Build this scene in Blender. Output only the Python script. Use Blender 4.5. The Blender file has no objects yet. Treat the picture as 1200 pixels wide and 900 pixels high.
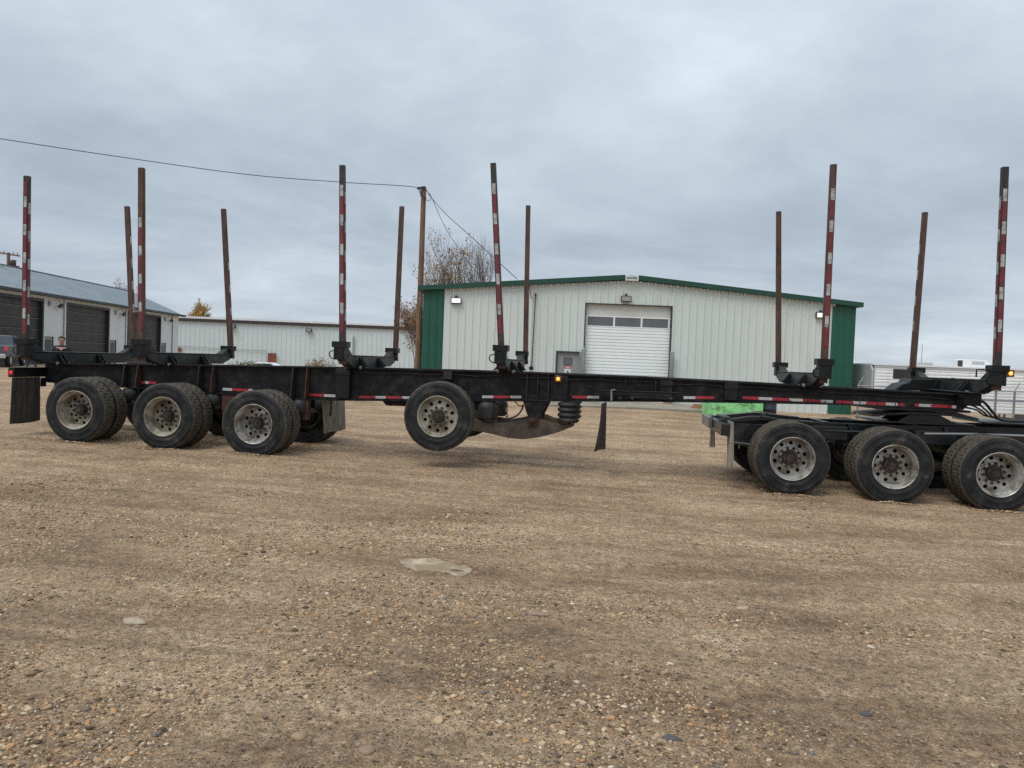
import bpy, math, random
import numpy as np
from mathutils import Vector, Matrix, Euler
random.seed(7)
rng = np.random.default_rng(11)
rad = math.radians
SC = bpy.context.scene
COL = SC.collection

# ------------------------------------------------------------------ camera
FPX = 900.0
YAW, PITCH, ROLL, CAM_H = rad(7.125), rad(1.72), rad(2.2), 1.69
def _rx(a):
    c, s = math.cos(a), math.sin(a); return np.array([[1, 0, 0], [0, c, -s], [0, s, c]])
def _rz(a):
    c, s = math.cos(a), math.sin(a); return np.array([[c, -s, 0], [s, c, 0], [0, 0, 1]])
RC = _rz(YAW) @ _rx(math.pi / 2 - PITCH) @ _rz(ROLL)
cam_d = bpy.data.cameras.new('camera')
cam_d.sensor_width = 36; cam_d.lens = FPX / 1200 * 36
cam_d.clip_start = 0.05; cam_d.clip_end = 6000
cam = bpy.data.objects.new('camera', cam_d); COL.objects.link(cam)
cam.matrix_world = Matrix.Translation((0, 0, CAM_H)) @ Matrix(RC.tolist()).to_4x4()
SC.camera = cam

# ------------------------------------------------------------------ sky (overcast)
SUN_EL, SUN_AZ = rad(58), rad(215)       # azimuth clockwise from +Y: behind the camera, to the left
W = bpy.data.worlds.new('World'); SC.world = W; W.use_nodes = True
nt = W.node_tree; nt.nodes.clear()
def N(t, kind, **kw):
    n = t.nodes.new(kind)
    for k, v in kw.items(): setattr(n, k, v)
    return n
def ramp(t, stops, fac=None, interp='LINEAR'):
    r = N(t, 'ShaderNodeValToRGB'); cr = r.color_ramp; cr.interpolation = interp
    while len(cr.elements) > 1: cr.elements.remove(cr.elements[-1])
    for i, (p, c) in enumerate(stops):
        e = cr.elements[0] if i == 0 else cr.elements.new(p)
        e.position = p
        e.color = (c[0], c[1], c[2], 1) if isinstance(c, (tuple, list)) else (c, c, c, 1)
    if fac is not None: t.links.new(fac, r.inputs[0])
    return r
def mathn(t, op, a, b=None, clamp=False):
    m = N(t, 'ShaderNodeMath', operation=op, use_clamp=clamp)
    for i, v in enumerate((a, b)):
        if v is None: continue
        if isinstance(v, (int, float)): m.inputs[i].default_value = v
        else: t.links.new(v, m.inputs[i])
    return m.outputs[0]
def mixc(t, fac, a, b, mode='MIX'):
    m = N(t, 'ShaderNodeMix', data_type='RGBA', blend_type=mode)
    for i, v in ((0, fac), (6, a), (7, b)):
        if isinstance(v, (int, float)): m.inputs[i].default_value = v
        elif isinstance(v, (tuple, list)): m.inputs[i].default_value = (v[0], v[1], v[2], 1)
        else: t.links.new(v, m.inputs[i])
    return m.outputs[2]
sky = N(nt, 'ShaderNodeTexSky', sky_type='NISHITA', sun_disc=False)
sky.sun_elevation = SUN_EL; sky.sun_rotation = SUN_AZ
bg1 = N(nt, 'ShaderNodeBackground'); bg1.inputs[1].default_value = 0.05
nt.links.new(sky.outputs[0], bg1.inputs[0])
tc = N(nt, 'ShaderNodeTexCoord')
sx = N(nt, 'ShaderNodeSeparateXYZ'); nt.links.new(tc.outputs['Generated'], sx.inputs[0])
zc = mathn(nt, 'MAXIMUM', sx.outputs[2], 0.0)
zd = mathn(nt, 'ADD', zc, 0.16)
cx = mathn(nt, 'DIVIDE', sx.outputs[0], zd); cy = mathn(nt, 'DIVIDE', sx.outputs[1], zd)
cv = N(nt, 'ShaderNodeCombineXYZ'); nt.links.new(cx, cv.inputs[0]); nt.links.new(cy, cv.inputs[1])
nA = N(nt, 'ShaderNodeTexNoise'); nA.inputs['Scale'].default_value = 0.7; nA.inputs['Detail'].default_value = 7
nA.inputs['Roughness'].default_value = 0.60; nA.inputs['Distortion'].default_value = 0.25
nt.links.new(cv.outputs[0], nA.inputs['Vector'])
cloud = ramp(nt, [(0.32, (.345, .400, .460)), (0.45, (.415, .475, .535)), (0.57, (.500, .570, .625)), (0.70, (.615, .690, .735))], nA.outputs[0])
# overcast brightens overhead, dull bank low down, paler strip on the horizon
elev = ramp(nt, [(0.0, (1.0, .98, .98)), (0.05, (.90, .90, .92)), (0.16, (.83, .84, .865)), (0.30, (.98, .985, .99)), (0.46, (1.18, 1.18, 1.18)), (1.0, (1.25, 1.23, 1.2))], zc)
ccol = mixc(nt, 1.0, cloud.outputs[0], elev.outputs[0], 'MULTIPLY')
bg2 = N(nt, 'ShaderNodeBackground'); bg2.inputs[1].default_value = 0.98
nt.links.new(ccol, bg2.inputs[0])
ad = N(nt, 'ShaderNodeMixShader'); ad.inputs[0].default_value = 0.90
nt.links.new(bg1.outputs[0], ad.inputs[1]); nt.links.new(bg2.outputs[0], ad.inputs[2])
wo = N(nt, 'ShaderNodeOutputWorld'); nt.links.new(ad.outputs[0], wo.inputs[0])

sd = bpy.data.lights.new('sun', 'SUN'); sd.energy = 1.35; sd.angle = rad(32); sd.color = (1.0, .97, .93)
sun = bpy.data.objects.new('sun', sd); COL.objects.link(sun)
sdir = Vector((math.sin(SUN_AZ) * math.cos(SUN_EL), math.cos(SUN_AZ) * math.cos(SUN_EL), math.sin(SUN_EL)))
sun.rotation_euler = sdir.to_track_quat('Z', 'Y').to_euler(); sun.location = (0, 0, 30)

SC.view_settings.view_transform = 'Standard'; SC.view_settings.look = 'None'
SC.view_settings.exposure = 0.48; SC.view_settings.gamma = 1.0; SC.view_settings.use_curve_mapping = False
SC.render.engine = 'CYCLES'
SC.cycles.max_bounces = 6; SC.cycles.use_denoising = False
SC.render.filter_size = 1.1

# ------------------------------------------------------------------ survey helpers (rays of the real camera used to read positions on real planes)
O3 = np.array([0, 0, CAM_H])
def ray(x, y): return RC @ np.array([(x - 600) / FPX, -(y - 450) / FPX, -1.0])
def PY(x, y, Y): d = ray(x, y); return O3 + d * (Y / d[1])
def PC(x, y, dep): return O3 + ray(x, y) * dep
RV_, FV_ = np.array([math.cos(YAW), math.sin(YAW), 0]), np.array([-math.sin(YAW), math.cos(YAW), 0])
def CW(cx_, cz, z=0.0): p = RV_ * cx_ + FV_ * cz; return Vector((p[0], p[1], z))
def horizon(x): return 423 + (x - 600) * 0.0384
def zat(x, y, dep): return CAM_H + (horizon(x) - y) / FPX * dep

# ------------------------------------------------------------------ terrain height
def S(a, b, x): t = np.clip((x - a) / (b - a), 0, 1); return t * t * (3 - 2 * t)
def gz(x, y):
    x = np.asarray(x, float); y = np.asarray(y, float)
    xc = np.clip(x, -13, 10)
    z = -0.0185 * (xc + 1.0) * np.exp(-((y - 12) / 8.0) ** 2)
    z = z + .17 * np.exp(-((x / 6.0) ** 2) - ((y - 31) / 6.0) ** 2)
    z = z - .50 * S(10, 17, x) * S(15, 24, y)
    z = z - .75 * S(50, 62, y) * S(40, 20, x)
    z = z + .22 * S(-11, -24, x) * S(14, 24, y)
    return z
def vnoise(x, y, seed):
    xi = np.floor(x).astype(np.int64); yi = np.floor(y).astype(np.int64)
    fx = x - xi; fy = y - yi; fx = fx * fx * (3 - 2 * fx); fy = fy * fy * (3 - 2 * fy)
    def h(a, b):
        n = (a * 374761393 + b * 668265263 + seed * 974634777) & 0xffffffff
        n = ((n ^ (n >> 13)) * 1274126177) & 0xffffffff
        return ((n ^ (n >> 16)) & 0xffff) / 65535.0
    return (h(xi, yi) * (1 - fx) + h(xi + 1, yi) * fx) * (1 - fy) + (h(xi, yi + 1) * (1 - fx) + h(xi + 1, yi + 1) * fx) * fy
TRK = [(6.3, .20, .016, .17, 1.), (8.15, .21, .014, .17, 1.), (4.3, -.10, .012, .15, .8), (6.05, -.11, .013, .16, .8), (9.2, .03, .004, .2, .7), (10.3, -.04, .006, .18, .6), (3.3, .30, .01, .16, .7), (5.1, .31, .01, .17, .7)]
def tracks(x, y):
    t = np.zeros(np.broadcast(x, y).shape)
    for c, a, b_, w, k in TRK:
        d = y - (c + a * x + b_ * x * x + .10 * np.sin(x * .9 + c))
        brk = np.clip(vnoise(x * .45 + c * 7, y * .3, 31) * 2.2 - .45, 0, 1)
        t = np.maximum(t, k * brk * np.exp(-(d / w) ** 4))
    return t * (.75 + .35 * vnoise(x * 9, y * 9, 33))
def gfine(x, y):
    x = np.asarray(x, float); y = np.asarray(y, float)
    u = x * .96 + y * .28; v = -x * .28 + y * .96
    f = (vnoise(x * .7, y * .7, 1) - .5) * .035 + (vnoise(u * .9, v * 3.2, 2) - .5) * .022
    f = f + (vnoise(x * 5, y * 5, 3) - .5) * .013 + (vnoise(x * 11, y * 11, 4) - .5) * .008 + (vnoise(u * 3, v * 9, 9) - .5) * .008
    f = f * (1 - .4 * tracks(x, y)) - .014 * tracks(x, y)
    return f * np.exp(-np.clip(np.hypot(x, y) - 16, 0, 1e9) / 8.0)
def ground(x, y): return float(gz(x, y) + gfine(x, y))

# ------------------------------------------------------------------ materials
MAT = {}
def mat(name, col, rough=.6, metal=0., var=.25, scale=6., dirt=None, dirt_amt=.5, dirt_scale=3., bump=0., bump_scale=60., emit=None, es=0., stretch=None, spec=.5):
    if name in MAT: return MAT[name]
    m = bpy.data.materials.new(name); m.use_nodes = True; t = m.node_tree
    b = t.nodes['Principled BSDF']
    tc = N(t, 'ShaderNodeTexCoord'); oi = N(t, 'ShaderNodeObjectInfo')
    va = N(t, 'ShaderNodeVectorMath', operation='MULTIPLY_ADD'); cb = N(t, 'ShaderNodeCombineXYZ')
    for i in range(3): t.links.new(oi.outputs['Random'], cb.inputs[i])
    t.links.new(cb.outputs[0], va.inputs[0]); va.inputs[1].default_value = (37., 19., 53.); t.links.new(tc.outputs['Object'], va.inputs[2]); vec = va.outputs[0]
    if stretch:
        mp = N(t, 'ShaderNodeMapping'); mp.inputs['Scale'].default_value = stretch
        t.links.new(vec, mp.inputs[0]); vec = mp.outputs[0]
    no = N(t, 'ShaderNodeTexNoise'); no.inputs['Scale'].default_value = scale; no.inputs['Detail'].default_value = 6; no.inputs['Roughness'].default_value = .65
    t.links.new(vec, no.inputs['Vector'])
    lo = tuple(c * (1 - var) for c in col); hi = tuple(min(1, c * (1 + var)) for c in col)
    c = ramp(t, [(.3, lo), (.7, hi)], no.outputs[0]).outputs[0]
    if dirt:
        n2 = N(t, 'ShaderNodeTexNoise'); n2.inputs['Scale'].default_value = dirt_scale; n2.inputs['Detail'].default_value = 8; n2.inputs['Roughness'].default_value = .7
        t.links.new(vec, n2.inputs['Vector'])
        f = ramp(t, [(.62 - .3 * dirt_amt, 0.), (.78 - .3 * dirt_amt, 1.)], n2.outputs[0])
        f2 = mathn(t, 'MULTIPLY', f.outputs[0], min(1., .35 + dirt_amt))
        c = mixc(t, f2, c, dirt)
    t.links.new(c, b.inputs['Base Color'])
    r = ramp(t, [(.3, min(1., rough * 1.18)), (.7, rough * .85)], no.outputs[0])
    t.links.new(r.outputs[0], b.inputs['Roughness'])
    b.inputs['Metallic'].default_value = metal
    b.inputs['Specular IOR Level'].default_value = spec
    if bump > 0:
        n3 = N(t, 'ShaderNodeTexNoise'); n3.inputs['Scale'].default_value = bump_scale; n3.inputs['Detail'].default_value = 4
        t.links.new(vec, n3.inputs['Vector'])
        bp = N(t, 'ShaderNodeBump'); bp.inputs['Strength'].default_value = bump; bp.inputs['Distance'].default_value = .01
        t.links.new(n3.outputs[0], bp.inputs['Height']); t.links.new(bp.outputs[0], b.inputs['Normal'])
    if emit:
        b.inputs['Emission Color'].default_value = (*emit, 1); b.inputs['Emission Strength'].default_value = es
    MAT[name] = m; return m
RUST = (.10, .045, .022)
DUST = (.17, .135, .10)
mat('black_paint', (.008, .0085, .0095), .45, var=.4, scale=4, dirt=(.022, .021, .020), dirt_amt=.4, dirt_scale=5, bump=.15, spec=.28)
mat('black_beam', (.0075, .008, .0095), .55, var=.4, scale=3, spec=.25, dirt=(.040, .034, .028), dirt_amt=.42, dirt_scale=6, bump=.25, bump_scale=25)
mat('bolster_paint', (.014, .0165, .0175), .42, var=.3, scale=3, spec=.35, dirt=(.04, .039, .037), dirt_amt=.4, dirt_scale=6, bump=.1)
mat('rusty_black', (.018, .014, .012), .75, var=.5, scale=9, dirt=(.055, .030, .018), dirt_amt=.5, dirt_scale=8, bump=.5)
mat('rust', (.085, .036, .020), .85, var=.45, scale=14, dirt=(.04, .022, .015), dirt_amt=.6, dirt_scale=7, bump=.5)
mat('rust_dusty', (.085, .063, .046), .9, var=.3, scale=3, dirt=(.030, .026, .024), dirt_amt=.5, dirt_scale=3.5, bump=.3, stretch=(1.6, 1, 1))
mat('stake_brown', (.078, .038, .025), .72, var=.5, scale=5, dirt=(.13, .085, .055), dirt_amt=.35, dirt_scale=9, bump=.5, stretch=(3, 3, .7))
mat('stake_dark', (.022, .021, .021), .6, var=.4, scale=6, dirt=(.09, .055, .038), dirt_amt=.45, dirt_scale=8, bump=.4, stretch=(3, 3, .7))
mat('tape_red', (.20, .018, .028), .5, var=.3, scale=12, dirt=(.06, .025, .02), dirt_amt=.5, dirt_scale=14)
mat('tape_white', (.42, .41, .395), .5, var=.2, scale=9, dirt=(.15, .13, .10), dirt_amt=.5, dirt_scale=16)
mat('frame_tape_white', (.50, .49, .48), .45, var=.12, scale=9, dirt=(.16, .06, .05), dirt_amt=.25, dirt_scale=22)
mat('frame_tape_red', (.36, .018, .03), .45, var=.3, scale=12, dirt=(.35, .30, .28), dirt_amt=.18, dirt_scale=26)
mat('rubber_flap', (.040, .037, .034), .85, var=.3, scale=3, dirt=(.10, .085, .068), dirt_amt=.5, dirt_scale=4, stretch=(4, 4, .5), bump=.2)
mat('rubber_flap_dusty', (.27, .25, .20), .9, var=.25, scale=4, dirt=(.07, .062, .05), dirt_amt=.45, dirt_scale=5, stretch=(3, 3, .5), bump=.2)
mat('rubber', (.018, .018, .019), .6, var=.3, scale=9, dirt=(.05, .045, .04), dirt_amt=.4, dirt_scale=6)
mat('cream_rim', (.38, .36, .295), .5, var=.2, scale=4, dirt=(.14, .112, .078), dirt_amt=.62, dirt_scale=4, bump=.1)
mat('alu_rim', (.45, .44, .41), .38, metal=.4, var=.2, scale=4, dirt=(.16, .135, .105), dirt_amt=.6, dirt_scale=5, bump=.1)
mat('hub_brown', (.038, .026, .021), .75, var=.4, scale=20, dirt=(.15, .09, .06), dirt_amt=.4, dirt_scale=20, bump=.3)
mat('hub_oily', (.022, .019, .017), .4, var=.4, scale=20, dirt=(.10, .08, .06), dirt_amt=.4, dirt_scale=24)
mat('dark_hole', (.006, .006, .006), .9)
mat('truck_black', (.009, .010, .012), .32, var=.3, scale=4, dirt=(.04, .038, .036), dirt_amt=.35, dirt_scale=5)
mat('steel_grey', (.30, .31, .32), .4, metal=.5, var=.2, scale=6, dirt=(.12, .11, .10), dirt_amt=.4)
mat('amber_lit', (.8, .3, .03), .4, emit=(1.0, .42, .06), es=1.5)
mat('amber_core', (1., .7, .3), .4, emit=(1.0, .62, .22), es=9.)
mat('amber_housing', (.22, .06, .015), .35)
mat('red_lamp', (.55, .02, .03), .3, emit=(.9, .03, .05), es=.2)
mat('wall_white', (.60, .645, .615), .5, var=.06, scale=.5, dirt=(.52, .54, .50), dirt_amt=.3, dirt_scale=1.2, stretch=(2, 2, .35))
mat('wall_green', (.010, .085, .055), .45, var=.12, scale=1.)
mat('trim_green', (.008, .058, .038), .45, var=.12, scale=1.)
mat('door_white', (.80, .83, .82), .45, var=.05, scale=.7)
mat('door_header', (.60, .60, .57), .6, var=.05, scale=.7)
mat('door_grey', (.27, .275, .28), .55, var=.1, scale=2)
mat('dark_trim', (.03, .035, .035), .5)
mat('window_grey', (.13, .135, .145), .15, var=.1, scale=2)
mat('dark_glass', (.02, .024, .028), .08, var=.1)
mat('shop_white', (.66, .70, .71), .5, var=.05, scale=.6, dirt=(.5, .52, .52), dirt_amt=.25, dirt_scale=1.5, stretch=(2, 2, .4))
mat('shop_door', (.032, .029, .028), .55, var=.15, scale=2)
mat('shop_door_line', (.17, .165, .16), .5)
mat('roof_grey', (.19, .235, .27), .5, metal=.1, var=.08, scale=1.)
mat('warehouse_white', (.56, .635, .64), .55, var=.06, scale=.3, dirt=(.50, .54, .53), dirt_amt=.3, dirt_scale=.6)
mat('coping_white', (.70, .72, .72), .5)
mat('trim_brown', (.040, .028, .026), .6)
mat('brick_red', (.20, .055, .035), .7, var=.2)
mat('galvanised', (.33, .345, .35), .45, metal=.6, var=.2, scale=5)
mat('concrete', (.30, .265, .215), .9, var=.2, scale=1.5, dirt=(.20, .17, .13), dirt_amt=.5, dirt_scale=1.2, bump=.4)
mat('timber', (.36, .19, .09), .8, var=.35, scale=5, stretch=(1, 1, 8))
mat('pole_wood', (.20, .115, .072), .85, var=.35, scale=4, dirt=(.08, .045, .03), dirt_amt=.5, dirt_scale=3, stretch=(6, 6, .4), bump=.4)
mat('wire_black', (.015, .015, .016), .6)
mat('bark', (.19, .15, .13), .9, var=.3, scale=5, bump=.4)
mat('leaf_gold', (.36, .205, .055), .7, var=.4, scale=3)
mat('leaf_pale', (.30, .19, .10), .7, var=.4, scale=3)
mat('weed', (.13, .125, .055), .8, var=.4, scale=3)
mat('green_paint', (.27, .66, .27), .45, var=.12, scale=3, dirt=(.06, .09, .04), dirt_amt=.42, dirt_scale=4)
mat('bin_dark', (.025, .032, .045), .5)
mat('camper_white', (.80, .81, .81), .35, var=.06, scale=1.2, dirt=(.55, .55, .54), dirt_amt=.3, dirt_scale=2)
mat('camper_grey', (.40, .42, .42), .4, var=.1, scale=1.5)
mat('camper_stripe', (.25, .27, .30), .4)
mat('pickup_grey', (.085, .10, .115), .25, metal=.4, var=.1)
mat('car_white', (.75, .75, .75), .3)
mat('chrome', (.62, .62, .62), .25, metal=.7, var=.1)
mat('lamp_white', (.85, .87, .88), .3, emit=(.95, .98, 1), es=.35)
mat('lamp_housing', (.05, .04, .035), .5)
mat('lamp_smoked', (.30, .29, .30), .3)
mat('plate_white', (.6, .62, .62), .5)
mat('ink', (.05, .06, .07), .6)
mat('sign_red', (.42, .05, .05), .5)
mat('skin', (.33, .20, .15), .55, var=.1)
mat('hair', (.045, .035, .03), .8)
mat('hoodie', (.014, .014, .018), .85, var=.3, scale=8)
mat('jeans', (.022, .032, .070), .85, var=.35, scale=8)
mat('shoe', (.45, .45, .44), .7)
mat('shoe_dark', (.03, .03, .03), .7)
mat('pink_print', (.55, .28, .28), .7, var=.2, scale=30)
mat('white_print', (.6, .58, .58), .7)
mat('slab', (.46, .39, .28), .85, var=.2, scale=9, dirt=(.27, .20, .125), dirt_amt=.8, dirt_scale=7, bump=.5, bump_scale=40)
mat('stone_cream', (.38, .315, .225), .8, var=.15, scale=30, bump=.3)
mat('stone_slate', (.085, .08, .08), .75, var=.2, scale=30, bump=.3)
mat('stone_pink', (.27, .185, .135), .8, var=.15, scale=30, bump=.3)
mat('stone_ochre', (.30, .205, .12), .8, var=.15, scale=30, bump=.3)

def tyre_material():
    m = bpy.data.materials.new('tyre_rubber'); m.use_nodes = True; t = m.node_tree; b = t.nodes['Principled BSDF']
    tc = N(t, 'ShaderNodeTexCoord'); s = N(t, 'ShaderNodeSeparateXYZ'); t.links.new(tc.outputs['Object'], s.inputs[0])
    r2 = mathn(t, 'ADD', mathn(t, 'MULTIPLY', s.outputs[0], s.outputs[0]), mathn(t, 'MULTIPLY', s.outputs[2], s.outputs[2]))
    r = mathn(t, 'SQRT', r2)
    no = N(t, 'ShaderNodeTexNoise'); no.inputs['Scale'].default_value = 5; no.inputs['Detail'].default_value = 8; no.inputs['Roughness'].default_value = .7
    oi = N(t, 'ShaderNodeObjectInfo'); mp = N(t, 'ShaderNodeMapping'); t.links.new(tc.outputs['Object'], mp.inputs[0])
    cb = N(t, 'ShaderNodeCombineXYZ')
    for i in range(3): t.links.new(mathn(t, 'MULTIPLY', oi.outputs['Random'], 40.), cb.inputs[i])
    t.links.new(cb.outputs[0], mp.inputs['Location']); t.links.new(mp.outputs[0], no.inputs['Vector'])
    side = ramp(t, [(.30, (.008, .0085, .009)), (.48, (.017, .018, .019)), (.58, (.028, .029, .029)), (.70, (.09, .083, .072))], no.outputs[0]).outputs[0]
    tread = ramp(t, [(.3, (.045, .038, .030)), (.6, (.105, .088, .066)), (.8, (.17, .145, .11))], no.outputs[0]).outputs[0]
    f = ramp(t, [(.498, 0.), (.514, .85)], r).outputs[0]
    c = mixc(t, f, side, tread)
    t.links.new(c, b.inputs['Base Color']); b.inputs['Roughness'].default_value = .72; b.inputs['Specular IOR Level'].default_value = .25
    w = N(t, 'ShaderNodeTexWave', wave_type='BANDS'); w.inputs['Scale'].default_value = 22.
    cc = N(t, 'ShaderNodeCombineXYZ'); t.links.new(r, cc.inputs[0]); t.links.new(cc.outputs[0], w.inputs['Vector'])
    n3 = N(t, 'ShaderNodeTexNoise'); n3.inputs['Scale'].default_value = 40; t.links.new(tc.outputs['Object'], n3.inputs['Vector'])
    hh = mathn(t, 'ADD', mathn(t, 'MULTIPLY', w.outputs[1], .35), n3.outputs[0])
    bp = N(t, 'ShaderNodeBump'); bp.inputs['Strength'].default_value = .3; bp.inputs['Distance'].default_value = .004
    t.links.new(hh, bp.inputs['Height']); t.links.new(bp.outputs[0], b.inputs['Normal'])
    return m
MAT['tyre'] = tyre_material()

STONES = [(0.0, (.095, .068, .046)), (.12, (.22, .155, .10)), (.28, (.40, .275, .16)), (.44, (.29, .195, .12)), (.54, (.52, .375, .225)), (.66, (.18, .15, .13)), (.71, (.45, .26, .12)), (.79, (.37, .245, .17)), (.87, (.56, .45, .31)), (.985, (.66, .59, .48))]
def gravel_material():
    m = bpy.data.materials.new('gravel_ground'); m.use_nodes = True; t = m.node_tree; b = t.nodes['Principled BSDF']
    g = N(t, 'ShaderNodeNewGeometry'); P = g.outputs['Position']
    def noise(sc, det=5, ro=.6, vec=P, dist=0.):
        n = N(t, 'ShaderNodeTexNoise'); n.inputs['Scale'].default_value = sc; n.inputs['Detail'].default_value = det
        n.inputs['Roughness'].default_value = ro; n.inputs['Distortion'].default_value = dist; t.links.new(vec, n.inputs['Vector']); return n.outputs[0]
    mp = N(t, 'ShaderNodeMapping'); mp.inputs['Rotation'].default_value = (0, 0, rad(-14)); mp.inputs['Scale'].default_value = (.35, 1.5, 1)
    t.links.new(P, mp.inputs[0]); PS = mp.outputs[0]
    big = noise(.55, 6, .62); streak = noise(1.1, 6, .6, PS, .4); mid = noise(3.2, 6, .7); fine = noise(26, 5, .75); vf = noise(140, 3, .7)
    grit = noise(9.5, 9, .82)
    mp2 = N(t, 'ShaderNodeMapping'); mp2.inputs['Rotation'].default_value = (0, 0, rad(-24)); mp2.inputs['Scale'].default_value = (.22, 2.6, 1)
    t.links.new(P, mp2.inputs[0]); track = noise(.9, 5, .6, mp2.outputs[0], .6)
    a = mathn(t, 'ADD', mathn(t, 'MULTIPLY', big, .32), mathn(t, 'MULTIPLY', streak, .26))
    a = mathn(t, 'ADD', a, mathn(t, 'MULTIPLY', mid, .14)); a = mathn(t, 'ADD', a, mathn(t, 'MULTIPLY', grit, .28))
    base = ramp(t, [(.40, (.18, .118, .072)), (.465, (.365, .246, .154)), (.52, (.51, .362, .234)), (.585, (.64, .485, .33))], a).outputs[0]
    fr = ramp(t, [(.32, (.42, .40, .37)), (.5, (1., 1., 1.)), (.68, (1.55, 1.52, 1.46))], fine).outputs[0]
    base = mixc(t, .85, base, fr, 'MULTIPLY')
    vr = ramp(t, [(.32, (.62, .60, .58)), (.5, (1., 1., 1.)), (.68, (1.4, 1.4, 1.4))], vf).outputs[0]
    base = mixc(t, .8, base, vr, 'MULTIPLY')
    tk_ = ramp(t, [(.40, (.78, .76, .74)), (.47, (.94, .935, .93)), (.53, (1., 1., 1.)), (.64, (1.10, 1.095, 1.08))], track).outputs[0]
    base = mixc(t, 1., base, tk_, 'MULTIPLY')
    ta = N(t, 'ShaderNodeAttribute', attribute_name='track')
    base = mixc(t, mathn(t, 'MULTIPLY', ta.outputs['Fac'], .75), base, mixc(t, 1., base, (.66, .60, .54), 'MULTIPLY'))
    dens = mathn(t, 'ADD', mathn(t, 'MULTIPLY', noise(.9, 5, .6), .6), mathn(t, 'MULTIPLY', streak, .4))
    speck = ramp(t, [(.36, (.66, .63, .60)), (.47, (.96, .95, .94)), (.53, (1.04, 1.03, 1.02)), (.66, (1.42, 1.40, 1.36))], noise(15, 3, .9)).outputs[0]
    base = mixc(t, .9, base, speck, 'MULTIPLY')
    hgt = mathn(t, 'ADD', mathn(t, 'MULTIPLY', fine, .5), mathn(t, 'MULTIPLY', grit, 2.2))
    col = base
    for sc, thr, rr, hw, off in ((120., .20, .40, .30, 3.1), (62., .26, .40, .55, 7.7), (31., .62, .38, .9, 1.3)):
        wv = N(t, 'ShaderNodeVectorMath', operation='ADD')
        dn = N(t, 'ShaderNodeTexNoise'); dn.inputs['Scale'].default_value = sc * .9; t.links.new(P, dn.inputs['Vector'])
        dm = N(t, 'ShaderNodeVectorMath', operation='SCALE'); t.links.new(dn.outputs[1], dm.inputs[0]); dm.inputs[3].default_value = .35 / sc
        t.links.new(P, wv.inputs[0]); t.links.new(dm.outputs[0], wv.inputs[1])
        v = N(t, 'ShaderNodeTexVoronoi'); v.inputs['Scale'].default_value = sc; v.inputs['Randomness'].default_value = 1.
        t.links.new(wv.outputs[0], v.inputs['Vector'])
        sp = N(t, 'ShaderNodeSeparateColor'); t.links.new(v.outputs['Color'], sp.inputs[0])
        # a stone sits in a cell when its random value beats the local scarcity
        sc_ = mathn(t, 'SUBTRACT', thr + .42, mathn(t, 'MULTIPLY', dens, .85))
        on = mathn(t, 'GREATER_THAN', sp.outputs[1], sc_)
        rlim = mathn(t, 'ADD', rr * .7, mathn(t, 'MULTIPLY', sp.outputs[2], rr * .6))
        q = mathn(t, 'DIVIDE', v.outputs['Distance'], rlim)
        body = ramp(t, [(.80, 1.), (1.0, 0.)], q).outputs[0]
        k = mathn(t, 'MULTIPLY', body, on)
        sc2 = ramp(t, STONES, sp.outputs[0], 'CONSTANT').outputs[0]
        col = mixc(t, mathn(t, 'MULTIPLY', k, .92), col, sc2)
        dome = mathn(t, 'MULTIPLY', mathn(t, 'SUBTRACT', 1., mathn(t, 'MULTIPLY', q, q), True), on)
        hgt = mathn(t, 'ADD', hgt, mathn(t, 'MULTIPLY', dome, hw))
    t.links.new(col, b.inputs['Base Color']); b.inputs['Roughness'].default_value = .88; b.inputs['Specular IOR Level'].default_value = .3
    bp = N(t, 'ShaderNodeBump'); bp.inputs['Strength'].default_value = 1.0; bp.inputs['Distance'].default_value = .016
    t.links.new(hgt, bp.inputs['Height']); t.links.new(bp.outputs[0], b.inputs['Normal'])
    return m
MAT['gravel_ground'] = gravel_material()
def pebble_material():
    m = bpy.data.materials.new('pebble'); m.use_nodes = True; t = m.node_tree; b = t.nodes['Principled BSDF']
    at = N(t, 'ShaderNodeAttribute', attribute_name='tone')
    c = ramp(t, STONES, at.outputs['Fac'], 'CONSTANT').outputs[0]
    g = N(t, 'ShaderNodeNewGeometry'); n = N(t, 'ShaderNodeTexNoise'); n.inputs['Scale'].default_value = 90; n.inputs['Detail'].default_value = 4
    t.links.new(g.outputs['Position'], n.inputs['Vector'])
    r = ramp(t, [(.3, (.72, .70, .68)), (.7, (1.15, 1.12, 1.08))], n.outputs[0]).outputs[0]
    t.links.new(mixc(t, 1., c, r, 'MULTIPLY'), b.inputs['Base Color']); b.inputs['Roughness'].default_value = .8
    b.inputs['Specular IOR Level'].default_value = .35
    return m
MAT['pebble'] = pebble_material()

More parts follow.
